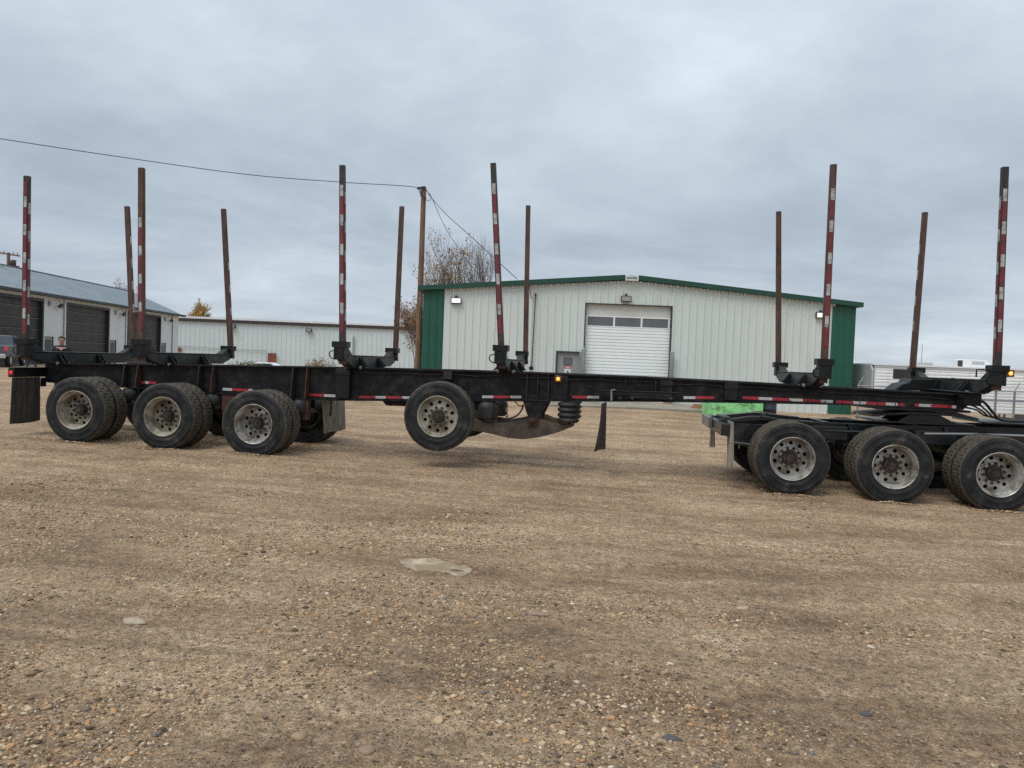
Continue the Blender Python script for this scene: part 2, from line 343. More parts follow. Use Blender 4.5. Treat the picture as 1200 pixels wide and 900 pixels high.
# ------------------------------------------------------------------ mesh builder
class MB:
    def __init__(s): s.v = []; s.f = []; s.m = []; s.mats = []; s.sm = []
    def mi(s, name):
        if name not in s.mats: s.mats.append(name)
        return s.mats.index(name)
    def add(s, verts, faces, m, smooth=False):
        o = len(s.v); s.v.extend([tuple(map(float, p)) for p in verts]); k = s.mi(m)
        for f in faces: s.f.append(tuple(i + o for i in f)); s.m.append(k); s.sm.append(smooth)
        return s
    def box(s, x0, x1, y0, y1, z0, z1, m):
        v = [(x0, y0, z0), (x1, y0, z0), (x1, y1, z0), (x0, y1, z0), (x0, y0, z1), (x1, y0, z1), (x1, y1, z1), (x0, y1, z1)]
        return s.add(v, [(0, 3, 2, 1), (4, 5, 6, 7), (0, 1, 5, 4), (1, 2, 6, 5), (2, 3, 7, 6), (3, 0, 4, 7)], m)
    def prism(s, poly, ext, m, caps=True):
        """poly: list of 3D points (closed outline); ext: extrusion vector"""
        n = len(poly); e = np.array(ext, float); a = [np.array(p, float) for p in poly]
        v = a + [p + e for p in a]
        f = [(i, (i + 1) % n, (i + 1) % n + n, i + n) for i in range(n)]
        if caps: f += [tuple(range(n - 1, -1, -1)), tuple(range(n, 2 * n))]
        return s.add(v, f, m)
    def beam(s, p0, p1, w, h, m, w1=None, h1=None, up=(0, 0, 1)):
        p0 = Vector(p0); p1 = Vector(p1); d = (p1 - p0).normalized(); u = Vector(up)
        if abs(d.dot(u)) > .98: u = Vector((0, 1, 0))
        a = d.cross(u).normalized(); b_ = a.cross(d).normalized()
        w1 = w if w1 is None else w1; h1 = h if h1 is None else h1
        v = [p0 + a * sx * w / 2 + b_ * sy * h / 2 for sx, sy in ((-1, -1), (1, -1), (1, 1), (-1, 1))]
        v += [p1 + a * sx * w1 / 2 + b_ * sy * h1 / 2 for sx, sy in ((-1, -1), (1, -1), (1, 1), (-1, 1))]
        return s.add(v, [(3, 2, 1, 0), (4, 5, 6, 7), (0, 1, 5, 4), (1, 2, 6, 5), (2, 3, 7, 6), (3, 0, 4, 7)], m)
    def tube(s, pts, r, m, n=8, r1=None, caps=True):
        pts = [Vector(p) for p in pts]; L = len(pts); r1 = r if r1 is None else r1
        rs = [r + (r1 - r) * i / max(1, L - 1) for i in range(L)] if not isinstance(r, (list, tuple)) else r
        v = []; prev = None
        for i, p in enumerate(pts):
            d = (pts[min(i + 1, L - 1)] - pts[max(i - 1, 0)]).normalized()
            if prev is None:
                u = Vector((0, 0, 1)) if abs(d.z) < .9 else Vector((0, 1, 0))
                a = d.cross(u).normalized()
            else: a = (prev - d * prev.dot(d)).normalized()
            prev = a; b_ = d.cross(a)
            for k in range(n):
                t = 2 * math.pi * k / n; v.append(p + (a * math.cos(t) + b_ * math.sin(t)) * rs[i])
        f = [(i * n + k, i * n + (k + 1) % n, (i + 1) * n + (k + 1) % n, (i + 1) * n + k) for i in range(L - 1) for k in range(n)]
        s.add(v, f, m, True)
        if caps: s.add(v[:n], [tuple(range(n - 1, -1, -1))], m); s.add(v[-n:], [tuple(range(n))], m)
        return s
    def lathe(s, prof, m, n=48, c=(0, 0, 0), smooth=True, axis='Y'):
        """prof: (radius, offset along axis) pairs"""
        v = []
        for r, y in prof:
            for k in range(n):
                t = 2 * math.pi * k / n
                if axis == 'Y': v.append((c[0] + r * math.cos(t), c[1] + y, c[2] + r * math.sin(t)))
                elif axis == 'Z': v.append((c[0] + r * math.cos(t), c[1] + r * math.sin(t), c[2] + y))
                else: v.append((c[0] + y, c[1] + r * math.cos(t), c[2] + r * math.sin(t)))
        f = [(i * n + k, i * n + (k + 1) % n, (i + 1) * n + (k + 1) % n, (i + 1) * n + k) for i in range(len(prof) - 1) for k in range(n)]
        return s.add(v, f, m, smooth)
def empty(name, loc, rz=0., label=None, cat=None, group=None, parent=None):
    o = bpy.data.objects.new(name, None); COL.objects.link(o); o.location = loc; o.rotation_euler = (0, 0, rz)
    o.empty_display_size = .2
    if label: o['label'] = label
    if cat: o['category'] = cat
    if group: o['group'] = group
    if parent: o.parent = parent
    return o
def tag(o, label, cat, group=None):
    o['label'] = label; o['category'] = cat
    if group: o['group'] = group
    return o
def obj(name, mb, parent=None, org=None, kind=None, bevel=0.):
    """one mesh object; org = world point the vertices are measured from (None: they are local already)"""
    v = mb.v
    if org is not None: v = [(p[0] - org[0], p[1] - org[1], p[2] - org[2]) for p in v]
    me = bpy.data.meshes.new(name); me.from_pydata(v, [], mb.f)
    for n in mb.mats: me.materials.append(MAT[n])
    me.polygons.foreach_set('material_index', mb.m); me.polygons.foreach_set('use_smooth', mb.sm); me.update()
    o = bpy.data.objects.new(name, me); COL.objects.link(o)
    if parent is not None: o.parent = parent
    if kind: o['kind'] = kind
    if bevel:
        b = o.modifiers.new('bevel', 'BEVEL'); b.width = bevel; b.segments = 2; b.limit_method = 'ANGLE'; b.angle_limit = rad(40)
    return o

# ------------------------------------------------------------------ ground sheet
def axis_pts(segs):
    out = []
    for a, b, st in segs: out += list(np.arange(a, b - 1e-6, st))
    return out
def grow(a, lim, st0, f=1.12):
    o = []; p = a; st = st0
    while p < lim: p += st; st *= f; o.append(min(p, lim))
    return o
xs = axis_pts([(-9, 9, .07)]) + [9.0]; xs = [-p for p in grow(9, 2500, .08)][::-1] + xs + grow(9, 2500, .08)
ys = axis_pts([(1.5, 9, .045), (9, 16, .1)]) + [16.0]; ys = [-p + 3.0 for p in grow(1.5, 2500, .08)][::-1] + ys + grow(16, 2500, .12, 1.06)
X, Y = np.meshgrid(np.array(xs), np.array(ys))
Z = gz(X, Y) + gfine(X, Y)
nx, ny = len(xs), len(ys)
me = bpy.data.meshes.new('ground')
co = np.stack([X.ravel(), Y.ravel(), Z.ravel()], 1).astype(np.float32)
me.vertices.add(len(co)); me.vertices.foreach_set('co', co.ravel())
i0 = (np.arange(ny - 1)[:, None] * nx + np.arange(nx - 1)[None, :]).ravel()
quads = np.stack([i0, i0 + 1, i0 + nx + 1, i0 + nx], 1).astype(np.int32)
me.loops.add(quads.size); me.loops.foreach_set('vertex_index', quads.ravel())
me.polygons.add(len(quads)); me.polygons.foreach_set('loop_start', np.arange(0, quads.size, 4, dtype=np.int32))
me.polygons.foreach_set('loop_total', np.full(len(quads), 4, np.int32)); me.polygons.foreach_set('use_smooth', np.ones(len(quads), bool))
me.update(calc_edges=True); me.materials.append(MAT['gravel_ground'])
at = me.attributes.new('track', 'FLOAT', 'POINT'); at.data.foreach_set('value', (tracks(X, Y) * (np.hypot(X, Y) < 40)).ravel().astype(np.float32))
g = bpy.data.objects.new('ground', me); COL.objects.link(g); g['kind'] = 'structure'

# loose gravel lying on it
def ico():
    t = (1 + 5 ** .5) / 2
    v = np.array([(-1, t, 0), (1, t, 0), (-1, -t, 0), (1, -t, 0), (0, -1, t), (0, 1, t), (0, -1, -t), (0, 1, -t), (t, 0, -1), (t, 0, 1), (-t, 0, -1), (-t, 0, 1)], float)
    v /= np.linalg.norm(v[0])
    f = [(0, 11, 5), (0, 5, 1), (0, 1, 7), (0, 7, 10), (0, 10, 11), (1, 5, 9), (5, 11, 4), (11, 10, 2), (10, 7, 6), (7, 1, 8), (3, 9, 4), (3, 4, 2), (3, 2, 6), (3, 6, 8), (3, 8, 9), (4, 9, 5), (2, 4, 11), (6, 2, 10), (8, 6, 7), (9, 8, 1)]
    return v, f
def subdiv(v, f):
    v = list(map(np.array, v)); c = {}; nf = []
    def mid(a, b):
        k = (min(a, b), max(a, b))
        if k not in c: p = v[a] + v[b]; v.append(p / np.linalg.norm(p)); c[k] = len(v) - 1
        return c[k]
    for a, b_, d in f:
        x, y, z = mid(a, b_), mid(b_, d), mid(d, a); nf += [(a, x, z), (b_, y, x), (d, z, y), (x, y, z)]
    return np.array(v), nf
V0, F0 = ico(); V1, F1 = subdiv(V0, F0)
def scatter(n, ylo, yhi, xh, rlo, rhi, hi_poly, power):
    y = ylo + (yhi - ylo) * rng.random(n) ** 1.15
    x = (rng.random(n) * 2 - 1) * (xh * (y / yhi) * .85 + 1.2) - .124 * y
    d = vnoise(x * .8, y * 1.3, 21) * .6 + vnoise(x * 3, y * 3, 22) * .4 + .10 * np.clip(-(x + .5) / 4, -1, 1) - .045 * (y - 4.6)
    keep = d - .16 * tracks(x, y) > .40 + .20 * rng.random(n)
    x = x[keep]; y = y[keep]; n = len(x)
    r = rlo * (rhi / rlo) ** (rng.random(n) ** power)
    Vb, Fb = (V1, F1) if hi_poly else (V0, F0)
    nv = len(Vb)
    S3 = np.stack([1 + .35 * rng.random(n), .75 + .35 * rng.random(n), .38 + .3 * rng.random(n)], 1) * r[:, None]
    jit = 1 + (rng.random((n, nv)) - .5) * .34
    P = Vb[None] * jit[..., None] * S3[:, None, :]
    a = rng.random(n) * 6.283; ca, sa = np.cos(a)[:, None], np.sin(a)[:, None]
    tl = (rng.random(n) - .5) * .6
    pz = P[..., 2] * np.cos(tl)[:, None] + P[..., 0] * np.sin(tl)[:, None]
    px = P[..., 0] * ca - P[..., 1] * sa + x[:, None]; py = P[..., 0] * sa + P[..., 1] * ca + y[:, None]
    pz = pz + (gz(x, y) + gfine(x, y) + r * .10)[:, None]
    co = np.stack([px, py, pz], -1).reshape(-1, 3)
    fa = (np.array(Fb)[None] + (np.arange(n) * nv)[:, None, None]).reshape(-1, 3)
    tone = np.repeat(rng.random(n), nv)
    return co, fa, tone
parts = [scatter(95000, 2.4, 9.5, 7.8, .0040, .0105, False, 1.3), scatter(20000, 2.4, 11.5, 9., .008, .019, True, 2.2), scatter(130, 2.6, 11.5, 9., .016, .028, True, 2.0)]
def around(cx_, n=420):
    a = rng.random(n) * 6.283; x = cx_ + np.cos(a) * (.16 + .22 * rng.random(n)) ; y = np.where(rng.random(n) < .5, 11.23 - .10 * rng.random(n) ** 2, 11.23 + .75 * rng.random(n)) ; r = .005 + .012 * rng.random(n) ** 2
    nv = len(V0); P_ = V0[None] * (1 + (rng.random((n, nv)) - .5) * .34)[..., None] * (np.stack([1 + .3 * rng.random(n), .8 + .3 * rng.random(n), .5 + .3 * rng.random(n)], 1) * r[:, None])[:, None, :]
    zz = gz(x, y) + gfine(x, y) + r * .3 + .014 * np.exp(-((y - 11.22) / .07) ** 2) * np.exp(-((x - cx_) / .22) ** 2)
    co_ = (P_ + np.stack([x, y, zz], 1)[:, None, :]).reshape(-1, 3)
    return co_, (np.array(F0)[None] + (np.arange(n) * nv)[:, None, None]).reshape(-1, 3), np.repeat(rng.random(n), nv)
parts += [around(x_) for x_ in (-8.41, -6.91, -5.41, 2.636, 4.018, 5.385)]
cos, fas, ton = [], [], []; off = 0
for c_, f_, t_ in parts: cos.append(c_); fas.append(f_ + off); ton.append(t_); off += len(c_)
co = np.concatenate(cos).astype(np.float32); fa = np.concatenate(fas).astype(np.int32); ton = np.concatenate(ton).astype(np.float32)
me = bpy.data.meshes.new('gravel')
me.vertices.add(len(co)); me.vertices.foreach_set('co', co.ravel())
me.loops.add(fa.size); me.loops.foreach_set('vertex_index', fa.ravel())
me.polygons.add(len(fa)); me.polygons.foreach_set('loop_start', np.arange(0, fa.size, 3, dtype=np.int32))
me.polygons.foreach_set('loop_total', np.full(len(fa), 3, np.int32)); me.polygons.foreach_set('use_smooth', np.ones(len(fa), bool))
at = me.attributes.new('tone', 'FLOAT', 'POINT'); at.data.foreach_set('value', ton)
me.update(calc_edges=True); me.materials.append(MAT['pebble'])
g = bpy.data.objects.new('gravel', me); COL.objects.link(g); g['kind'] = 'stuff'
tag(g, 'loose mixed brown and tan gravel on the yard', 'gravel')

# ------------------------------------------------------------------ corrugated wall helper (local frame: x along, front face towards -y)
def ribbed(mb, x0, x1, top, bot, m, pitch=.305, depth=.03, openings=(), y=0.):
    """vertical-rib steel cladding; openings = (xa, xb, za, zb)"""
    pts = []; x = x0
    prof = [(0, 0), (.60, 0), (.68, -depth), (.86, -depth), (.94, 0)]
    k = 0
    while x < x1 - 1e-6:
        for u, d in prof:
            xx = x + u * pitch
            if xx < x1: pts.append((xx, d))
        x += pitch
    pts.append((x1, 0))
    cuts = sorted({o[i] for o in openings for i in (0, 1) if x0 < o[i] < x1})
    for c in cuts:
        if all(abs(p[0] - c) > 1e-4 for p in pts):
            j = next(i for i, p in enumerate(pts) if p[0] > c)
            a, b_ = pts[j - 1], pts[j]; d = a[1] + (b_[1] - a[1]) * (c - a[0]) / (b_[0] - a[0]); pts.insert(j, (c, d))
    for (xa, da), (xb, db) in zip(pts, pts[1:]):
        xm = (xa + xb) / 2; segs = [(bot(xa), top(xa), bot(xb), top(xb))]
        for o in openings:
            if o[0] < xm < o[1]:
                new = []
                for a0, a1, b0, b1 in segs:
                    if o[2] > a0 + .01: new.append((a0, o[2], b0, o[2]))
                    new.append((max(o[3], a0), a1, max(o[3], b0), b1))
                segs = new
        for a0, a1, b0, b1 in segs:
            mb.add([(xa, y + da, a0), (xb, y + db, b0), (xb, y + db, b1), (xa, y + da, a1)], [(0, 1, 2, 3)], m)

# ------------------------------------------------------------------ white and green steel building
D1 = 31.5
gb = empty('steel_building', CW(0, D1), YAW, 'white ribbed steel building with green corner bands and a white overhead door', 'building')
def U(x, y=None, dep=D1): return (x - 600) / FPX * dep    # local x of a pixel column measured at mid height
def Lx(px, py, dep=D1):
    d = RC.T @ np.array([0, 0, 1.0]); p = PC(px, py, dep); return float(np.dot(p[:3] - np.array([0, 0, 0]), RV_)), float(p[2])
xl, zl = Lx(497, 340); xr, zr = Lx(1002, 359); xm, zm = Lx(739, 329)
zl = zr = (zl + zr) / 2
BOT = -1.0
def gtop(x): return zl + (zm - zl) * (x - xl) / (xm - xl) if x < xm else zr + (zm - zr) * (xr - x) / (xr - xm)
g1 = Lx(520, 380)[0]; g2 = Lx(973, 400)[0]
dl = Lx(687, 356); dr = Lx(786.5, 358)
ml = Lx(652.5, 412); mr = Lx(679.5, 413)
op = [(dl[0], dr[0], -1., dl[1]), (ml[0], mr[0], -1., ml[1])]
mb = MB(); ribbed(mb, g1, g2, gtop, lambda x: BOT, 'wall_white', openings=op)
BL = 26.0
obj('wall', mb, gb)
for a, b_ in ((xl, g1), (g2, xr)):
    mb = MB(); ribbed(mb, a, b_, gtop, lambda x: BOT, 'wall_green'); obj('corner_panel', mb, gb)
mb = MB()
for xx, s_ in ((xl, 1), (xr, -1)):
    mb.box(xx - .01, xx + .01, .0, BL, BOT, zl, 'wall_green')
mb.box(xl, xr, BL, BL + .02, BOT, zl, 'wall_white')
obj('side_wall', mb, gb)
mb = MB()
ov = .16
poly = [(xl - ov, -.14, zl - .02), (xm, -.14, zm + .02), (xr + ov, -.14, zr - .02), (xr + ov, -.14, zr + .14), (xm, -.14, zm + .19), (xl - ov, -.14, zl + .14)]
mb.prism(poly[:2] + [poly[4], poly[5]], (0, BL + .2, 0), 'trim_green'); mb.prism([poly[1], poly[2], poly[3], poly[4]], (0, BL + .2, 0), 'trim_green')
obj('roof', mb, gb)
mb = MB()
for a, b_ in (((xl - ov - .05, zl + .02), (xm - .27, zm + .075)), ((xm + .27, zm + .075), (xr + ov + .05, zr + .02))):
    mb.beam((a[0], -.17, a[1] + .03), (b_[0], -.17, b_[1] + .03), .10, .19, 'trim_green')
mb.beam((xr + ov + .0, -.17, zr + .04), (xr + ov, BL, zr + .04), .14, .15, 'trim_green'); mb.beam((xl - ov, -.17, zl + .04), (xl - ov, BL, zl + .04), .14, .15, 'trim_green')
# notched closure strip under the rake trim
x = g1
while x < g2: mb.box(x, x + .09, -.075, -.035, gtop(x) - .10, gtop(x) - .0, 'plate_white'); x += .305
obj('roof_trim', mb, gb)
mb = MB(); mb.box(xm - .265, xm + .265, -.25, -.12, zm - .03, zm + .16, 'plate_white')
for i in range(6): mb.box(xm - .20 + i * .07, xm - .155 + i * .07, -.256, -.248, zm + .03, zm + .11, 'ink')
obj('ridge_plate', mb, gb)
# overhead door
od = MB(); x0, x1, zt = dl[0], dr[0], dl[1]
win_t, win_b = Lx(700, 371)[1], Lx(700, 381.5)[1]
rec = .12
od.box(x0, x1, rec, rec + .05, win_t + .02, zt, 'door_header')
z = win_b - .02
while z > -1:
    od.prism([(x0, rec + .010, z - .003), (x0, rec + .002, z - .114), (x0, rec + .016, z - .120), (x0, rec + .05, z - .120), (x0, rec + .05, z - .004)], (x1 - x0, 0, 0), 'door_white'); z -= .131
    if z < -.6: break
od.box(x0, x1, rec + .03, rec + .06, -1., zt, 'door_white')
door = obj('overhead_door', od, gb)
wf = MB(); nwin = 3; ww = (x1 - x0 - .1) / nwin
wf.box(x0, x1, rec - .006, rec + .03, win_t, win_t + .045, 'door_white'); wf.box(x0, x1, rec - .006, rec + .03, win_b - .035, win_b, 'door_white')
for i in range(nwin + 1):
    xx = x0 + .05 + i * ww; wf.box(xx - .035, xx + .035, rec - .006, rec + .03, win_b, win_t, 'door_white')
obj('window_frame', wf, door)
for i in range(nwin):
    w = MB(); w.box(x0 + .085 + i * ww, x0 + .015 + (i + 1) * ww, rec + .008, rec + .02, win_b, win_t, 'window_grey'); obj('pane', w, door)
mb = MB(); e = .035
mb.box(x0 - e, x0, -.04, rec + .05, -1, zt + e, 'dark_trim'); mb.box(x1, x1 + e, -.04, rec + .05, -1, zt + e, 'dark_trim'); mb.box(x0, x1, -.04, rec + .05, zt, zt + e, 'dark_trim')
obj('door_frame', mb, gb)
for xx in (x0 - .05, x1 + .07):
    mb = MB(); mb.lathe([(0, -1), (.09, -1), (.09, 2.28), (.085, 2.32), (0, 2.34)], 'galvanised', 16, (xx, -.22, 0), axis='Z'); obj('door_guard', mb, gb)
# man door
mb = MB(); mb.box(ml[0] + .03, mr[0] - .03, .06, .10, -1, ml[1] - .03, 'door_grey')
cxm = (ml[0] + mr[0]) / 2; zt2 = ml[1]
md = obj('door', mb, gb)
mb = MB(); 
wz0, wz1 = zt2 - .52, zt2 - .25
for a in ((cxm - .18, cxm + .18, wz1, wz1 + .02), (cxm - .18, cxm + .18, wz0 - .02, wz0), (cxm - .18, cxm - .16, wz0, wz1), (cxm + .16, cxm + .18, wz0, wz1)): mb.box(a[0], a[1], .05, .06, a[2], a[3], 'ink')
mb.box(cxm - .16, cxm + .16, .056, .062, wz0, wz1, 'window_grey'); obj('window', mb, md)
mb = MB(); mb.box(cxm - .13, cxm + .14, .05, .062, zt2 - .68, zt2 - .56, 'sign_red'); mb.box(cxm - .13, cxm + .14, .05, .062, zt2 - .90, zt2 - .682, 'plate_white')
mb.prism([(cxm - .05, .048, zt2 - .85), (cxm + .06, .048, zt2 - .85), (cxm + .005, .048, zt2 - .75)], (0, .004, 0), 'ink'); mb.box(cxm - .10, cxm + .10, .047, .05, zt2 - .64, zt2 - .60, 'plate_white')
obj('notice', mb, md)
mb = MB(); mb.tube([(mr[0] - .10, .06, 1.0), (mr[0] - .10, .0, 1.0), (mr[0] - .22, .0, 1.0)], .012, 'chrome'); obj('handle', mb, md)
mb = MB(); mb.box(ml[0] - .03, ml[0] + .03, -.035, .10, -1, ml[1] + .03, 'dark_trim'); mb.box(mr[0] - .03, mr[0] + .03, -.035, .10, -1, ml[1] + .03, 'door_grey'); mb.box(ml[0] + .03, mr[0] - .03, -.035, .10, ml[1] - .03, ml[1] + .03, 'dark_trim')
obj('door_frame', mb, gb)
# wall lamps
for px, py, lit in ((535, 352.5, 1), (960, 369.5, 1), (733, 350.5, 0)):
    lx, lz = Lx(px, py)
    mb = MB(); mb.box(lx - .21, lx + .21, -.16, -.03, lz - .13, lz + .11, 'lamp_housing'); mb.box(lx - .05, lx + .05, -.10, -.02, lz + .11, lz + .2, 'lamp_housing')
    lo = obj('wall_lamp', mb, gb, bevel=.015)
    mb = MB(); mb.box(lx - .18, lx + .18, -.18, -.158, lz - .10, lz + .08, 'lamp_white' if lit else 'lamp_smoked'); obj('lens', mb, lo)
# vent pipe and service cable on the wall
mb = MB(); a = Lx(627.5, 346); b_ = Lx(623, 430)
mb.tube([(a[0], -.09, a[1]), (b_[0], -.09, b_[1])], .022, 'lamp_housing'); mb.lathe([(0, 0), (.04, 0), (.04, .12), (0, .12)], 'lamp_housing', 10, (a[0], -.09, a[1] - .05), axis='Z')
c1 = Lx(620, 334)
mb.tube([(c1[0], -.15, c1[1]), (c1[0] + .05, -.13, c1[1] - .25), (c1[0] + .1, -.1, a[1] - .12), (a[0], -.09, a[1] - .15)], .012, 'wire_black')
mb.lathe([(.07, -.02), (.10, 0), (.10, .02), (.07, .04), (0, .04)], 'lamp_housing', 14, (b_[0] - .02, -.16, b_[1] - .05)); obj('service_pipe', mb, gb)

# concrete apron in front of the overhead door
def sheet(name, x0, x1, y0, y1, dz, m, root_rot=YAW, nxs=24, nys=8, th=.08, edge=None):
    mb = MB(); v = []; c = []
    for j in range(nys + 1):
        for i in range(nxs + 1):
            lx = x0 + (x1 - x0) * i / nxs; ly = y0 + (y1 - y0) * j / nys; p = RV_ * lx + FV_ * (D1 + ly)
            v.append((p[0], p[1], float(gz(p[0], p[1])) + dz))
    f = [(j * (nxs + 1) + i, j * (nxs + 1) + i + 1, (j + 1) * (nxs + 1) + i + 1, (j + 1) * (nxs + 1) + i) for j in range(nys) for i in range(nxs)]
    mb.add(v, f, m)
    fr = [v[i] for i in range(nxs + 1)]
    mb.add(fr + [(p[0], p[1], p[2] - dz - .05) for p in fr], [(i, nxs + 1 + i, nxs + 2 + i, i + 1) for i in range(nxs)], m)
    return obj(name, mb, kind='structure')
sheet('concrete_apron', .8, 7.8, -4.0, .2, .07, 'concrete')

# ------------------------------------------------------------------ workshop at the left, running away from the camera
A2 = CW(-23, 34.6); rot2 = YAW + math.pi / 2 + rad(4.0)
KW = 1.4
A2 = CW(-23 * KW, 34.6 * KW, CAM_H * (1 - KW))
ws = empty('workshop', A2, rot2, 'low white workshop with dark overhead doors and grey metal roof', 'building')
ws.scale = (KW, KW, KW)
L0, L1, EZ = -9.0, 21.6, 4.15
bays = [(-1.7, 3.25), (5.7, 10.4), (13.1, 18.2)]
mans = [(3.50, 4.35), (10.65, 11.5), (18.45, 19.3)]
DH, MH = 3.72, 2.02
op = [(a, b_, -1, DH) for a, b_ in bays] + [(a, b_, -1, MH) for a, b_ in mans] + [(-8.5, -4, -1, DH), (-3.6, -2.7, -1, MH)]
mb = MB(); ribbed(mb, L0, L1, lambda x: EZ, lambda x: -.8, 'shop_white', pitch=.23, depth=.02, openings=op); obj('wall', mb, ws)
RW, RZ = 3.45, 5.62
mb = MB()
mb.add([(L1, 0, -.8), (L1, 2 * RW, -.8), (L1, 2 * RW, EZ), (L1, RW, RZ), (L1, 0, EZ)], [(0, 1, 2, 3, 4)], 'shop_white')
mb.add([(L0, 0, -.8), (L0, 0, EZ), (L0, RW, RZ), (L0, 2 * RW, EZ), (L0, 2 * RW, -.8)], [(0, 1, 2, 3, 4)], 'shop_white')
mb.add([(L1, 2 * RW, -.8), (L0, 2 * RW, -.8), (L0, 2 * RW, EZ), (L1, 2 * RW, EZ)], [(0, 1, 2, 3)], 'shop_white')
obj('end_wall', mb, ws)
mb = MB()
sl = (RZ - EZ) / RW
for s_ in (1, -1):
    y0 = -.35 if s_ == 1 else 2 * RW + .35
    a0 = np.array([0, y0, EZ - .35 * sl + .06]); a1 = np.array([0, RW, RZ + .06])
    n = int((L1 - L0 + .5) / .4)
    for i in range(n):
        xa = L0 - .25 + i * .4
        mb.add([(xa, a0[1], a0[2]), (xa + .37, a0[1], a0[2]), (xa + .37, a1[1], a1[2]), (xa, a1[1], a1[2])], [(0, 1, 2, 3)], 'roof_grey')
        mb.add([(xa + .37, a0[1], a0[2]), (xa + .385, a0[1], a0[2] + .03), (xa + .385, a1[1], a1[2] + .03), (xa + .37, a1[1], a1[2])], [(0, 1, 2, 3)], 'roof_grey')
        mb.add([(xa + .385, a0[1], a0[2] + .03), (xa + .40, a0[1], a0[2]), (xa + .40, a1[1], a1[2]), (xa + .385, a1[1], a1[2] + .03)], [(0, 1, 2, 3)], 'roof_grey')
    mb.add([(L0 - .25, a0[1], a0[2] - .1), (L1 + .3, a0[1], a0[2] - .1), (L1 + .3, a1[1], a1[2] - .1), (L0 - .25, a1[1], a1[2] - .1)], [(0, 1, 2, 3)], 'coping_white')
mb.box(L0 - .25, L1 + .3, RW - .1, RW + .1, RZ + .055, RZ + .10, 'roof_grey')
rf = obj('roof', mb, ws)
mb = MB(); mb.box(L0 - .25, L1 + .3, -.46, -.352, EZ - .16, EZ - .03, 'dark_trim'); mb.box(L0 - .25, L1 + .3, -.35, -.02, EZ - .13, EZ - .11, 'shop_white'); obj('gutter', mb, ws)
mb = MB(); mb.lathe([(0, 0), (.14, 0), (.14, .3), (.26, .3), (.28, .42), (.2, .5), (0, .5)], 'trim_brown', 16, (4.6, RW - .1, RZ), axis='Z'); obj('roof_vent', mb, rf)
for a, b_ in bays + [(-8.5, -4)]:
    mb = MB(); z = -.8
    while z < DH - .05:
        mb.box(a, b_, .14, .20, z, min(z + .50, DH), 'shop_door'); mb.box(a, b_, .128, .14, z + .47, z + .495, 'shop_door_line'); z += .53
    mb.box(a, b_, .20, .22, -.8, DH, 'shop_door'); obj('overhead_door', mb, ws)
    mb = MB(); mb.box(a - .12, a, -.03, .2, -.8, DH + .14, 'dark_trim'); mb.box(b_, b_ + .12, -.03, .2, -.8, DH + .14, 'dark_trim'); mb.box(a, b_, -.03, .2, DH, DH + .14, 'dark_trim'); obj('door_frame', mb, ws)
for a, b_ in mans + [(-3.6, -2.7)]:
    mb = MB(); mb.box(a, b_, .05, .1, -.8, MH, 'door_grey'); o = obj('door', mb, ws)
    mb = MB(); mb.box(a + .12, b_ - .12, .04, .05, 1.0, MH - .15, 'dark_glass'); obj('window', mb, o)
for a in (4.5, 11.9, 19.6):
    mb = MB(); mb.tube([(a, 0, 3.95), (a, -.12, 3.92), (a, -.22, 3.78)], .015, 'lamp_housing'); mb.lathe([(.04, .12), (.14, .06), (.16, 0), (0, 0)], 'lamp_housing', 14, (a, -.24, 3.55), axis='Z')
    mb.lathe([(.0, -.10), (.10, -.07), (.12, 0)], 'lamp_smoked', 12, (a, -.24, 3.55), axis='Z'); obj('wall_lamp', mb, ws)
    mb = MB(); mb.box(a - .75, a - .58, -.1, -.02, 3.55, 3.80, 'galvanised'); obj('junction_box', mb, ws); mb = MB(); mb.box(a + .42, a + .60, -.1, -.02, 3.66, 3.74, 'lamp_housing'); obj('alarm_box', mb, ws)
    mb = MB(); mb.tube([(a + .75, -.05, -.5), (a + .75, -.05, 4.0)], .03, 'galvanised', 6); obj('conduit', mb, ws)

# ------------------------------------------------------------------ long white warehouse behind
zL, zR = zat(210, 372, 97), zat(487, 385.5, 101)
wh = empty('warehouse', CW(-43, 97), YAW + rad(2.6), 'long white warehouse with brown trim along its flat roof', 'building')
WL = 62.0
mb = MB(); zt = 5.62
ribbed(mb, -8, WL, lambda x: zt - .5, lambda x: -2., 'warehouse_white', pitch=.6, depth=.05); obj('wall', mb, wh)
mb = MB(); mb.box(-8, WL, .05, 30, -2, zt - .2, 'warehouse_white'); obj('building_core', mb, wh)
mb = MB(); mb.box(-8.2, WL + .2, -.3, .1, zt - .46, zt - .12, 'trim_brown'); obj('roof_trim', mb, wh)
mb = MB(); mb.box(-8.3, WL + .3, -.2, 30.2, zt - .12, zt + .14, 'coping_white'); obj('roof', mb, wh)
def whx(px): return (px - 600) / FPX * 99 + 43
mb = MB(); xx = whx(322.5); mb.box(xx - .5, xx + .5, -.3, -.15, -2, zat(322, 414, 98), 'brick_red'); obj('door', mb, wh)
mb = MB(); xx = whx(214.5); mb.box(xx - .55, xx + .55, -.3, -.15, zat(214, 412, 97), zat(214, 407.5, 97), 'brick_red'); obj('sign_board', mb, wh)
for px, py in ((364, 387.5), (277, 383)):
    mb = MB(); xx = whx(px); z = zat(px, py, 98); mb.box(xx - .35, xx + .35, -.5, -.13, z - .2, z + .2, 'lamp_housing'); mb.box(xx - .28, xx + .28, -.54, -.5, z - .14, z + .14, 'lamp_smoked'); obj('wall_lamp', mb, wh)
mb = MB(); mb.tube([(whx(205), -.2, zat(205, 405, 97)), (whx(316), -.2, zat(316, 411, 98))], .05, 'galvanised', 6); obj('pipe', mb, wh)
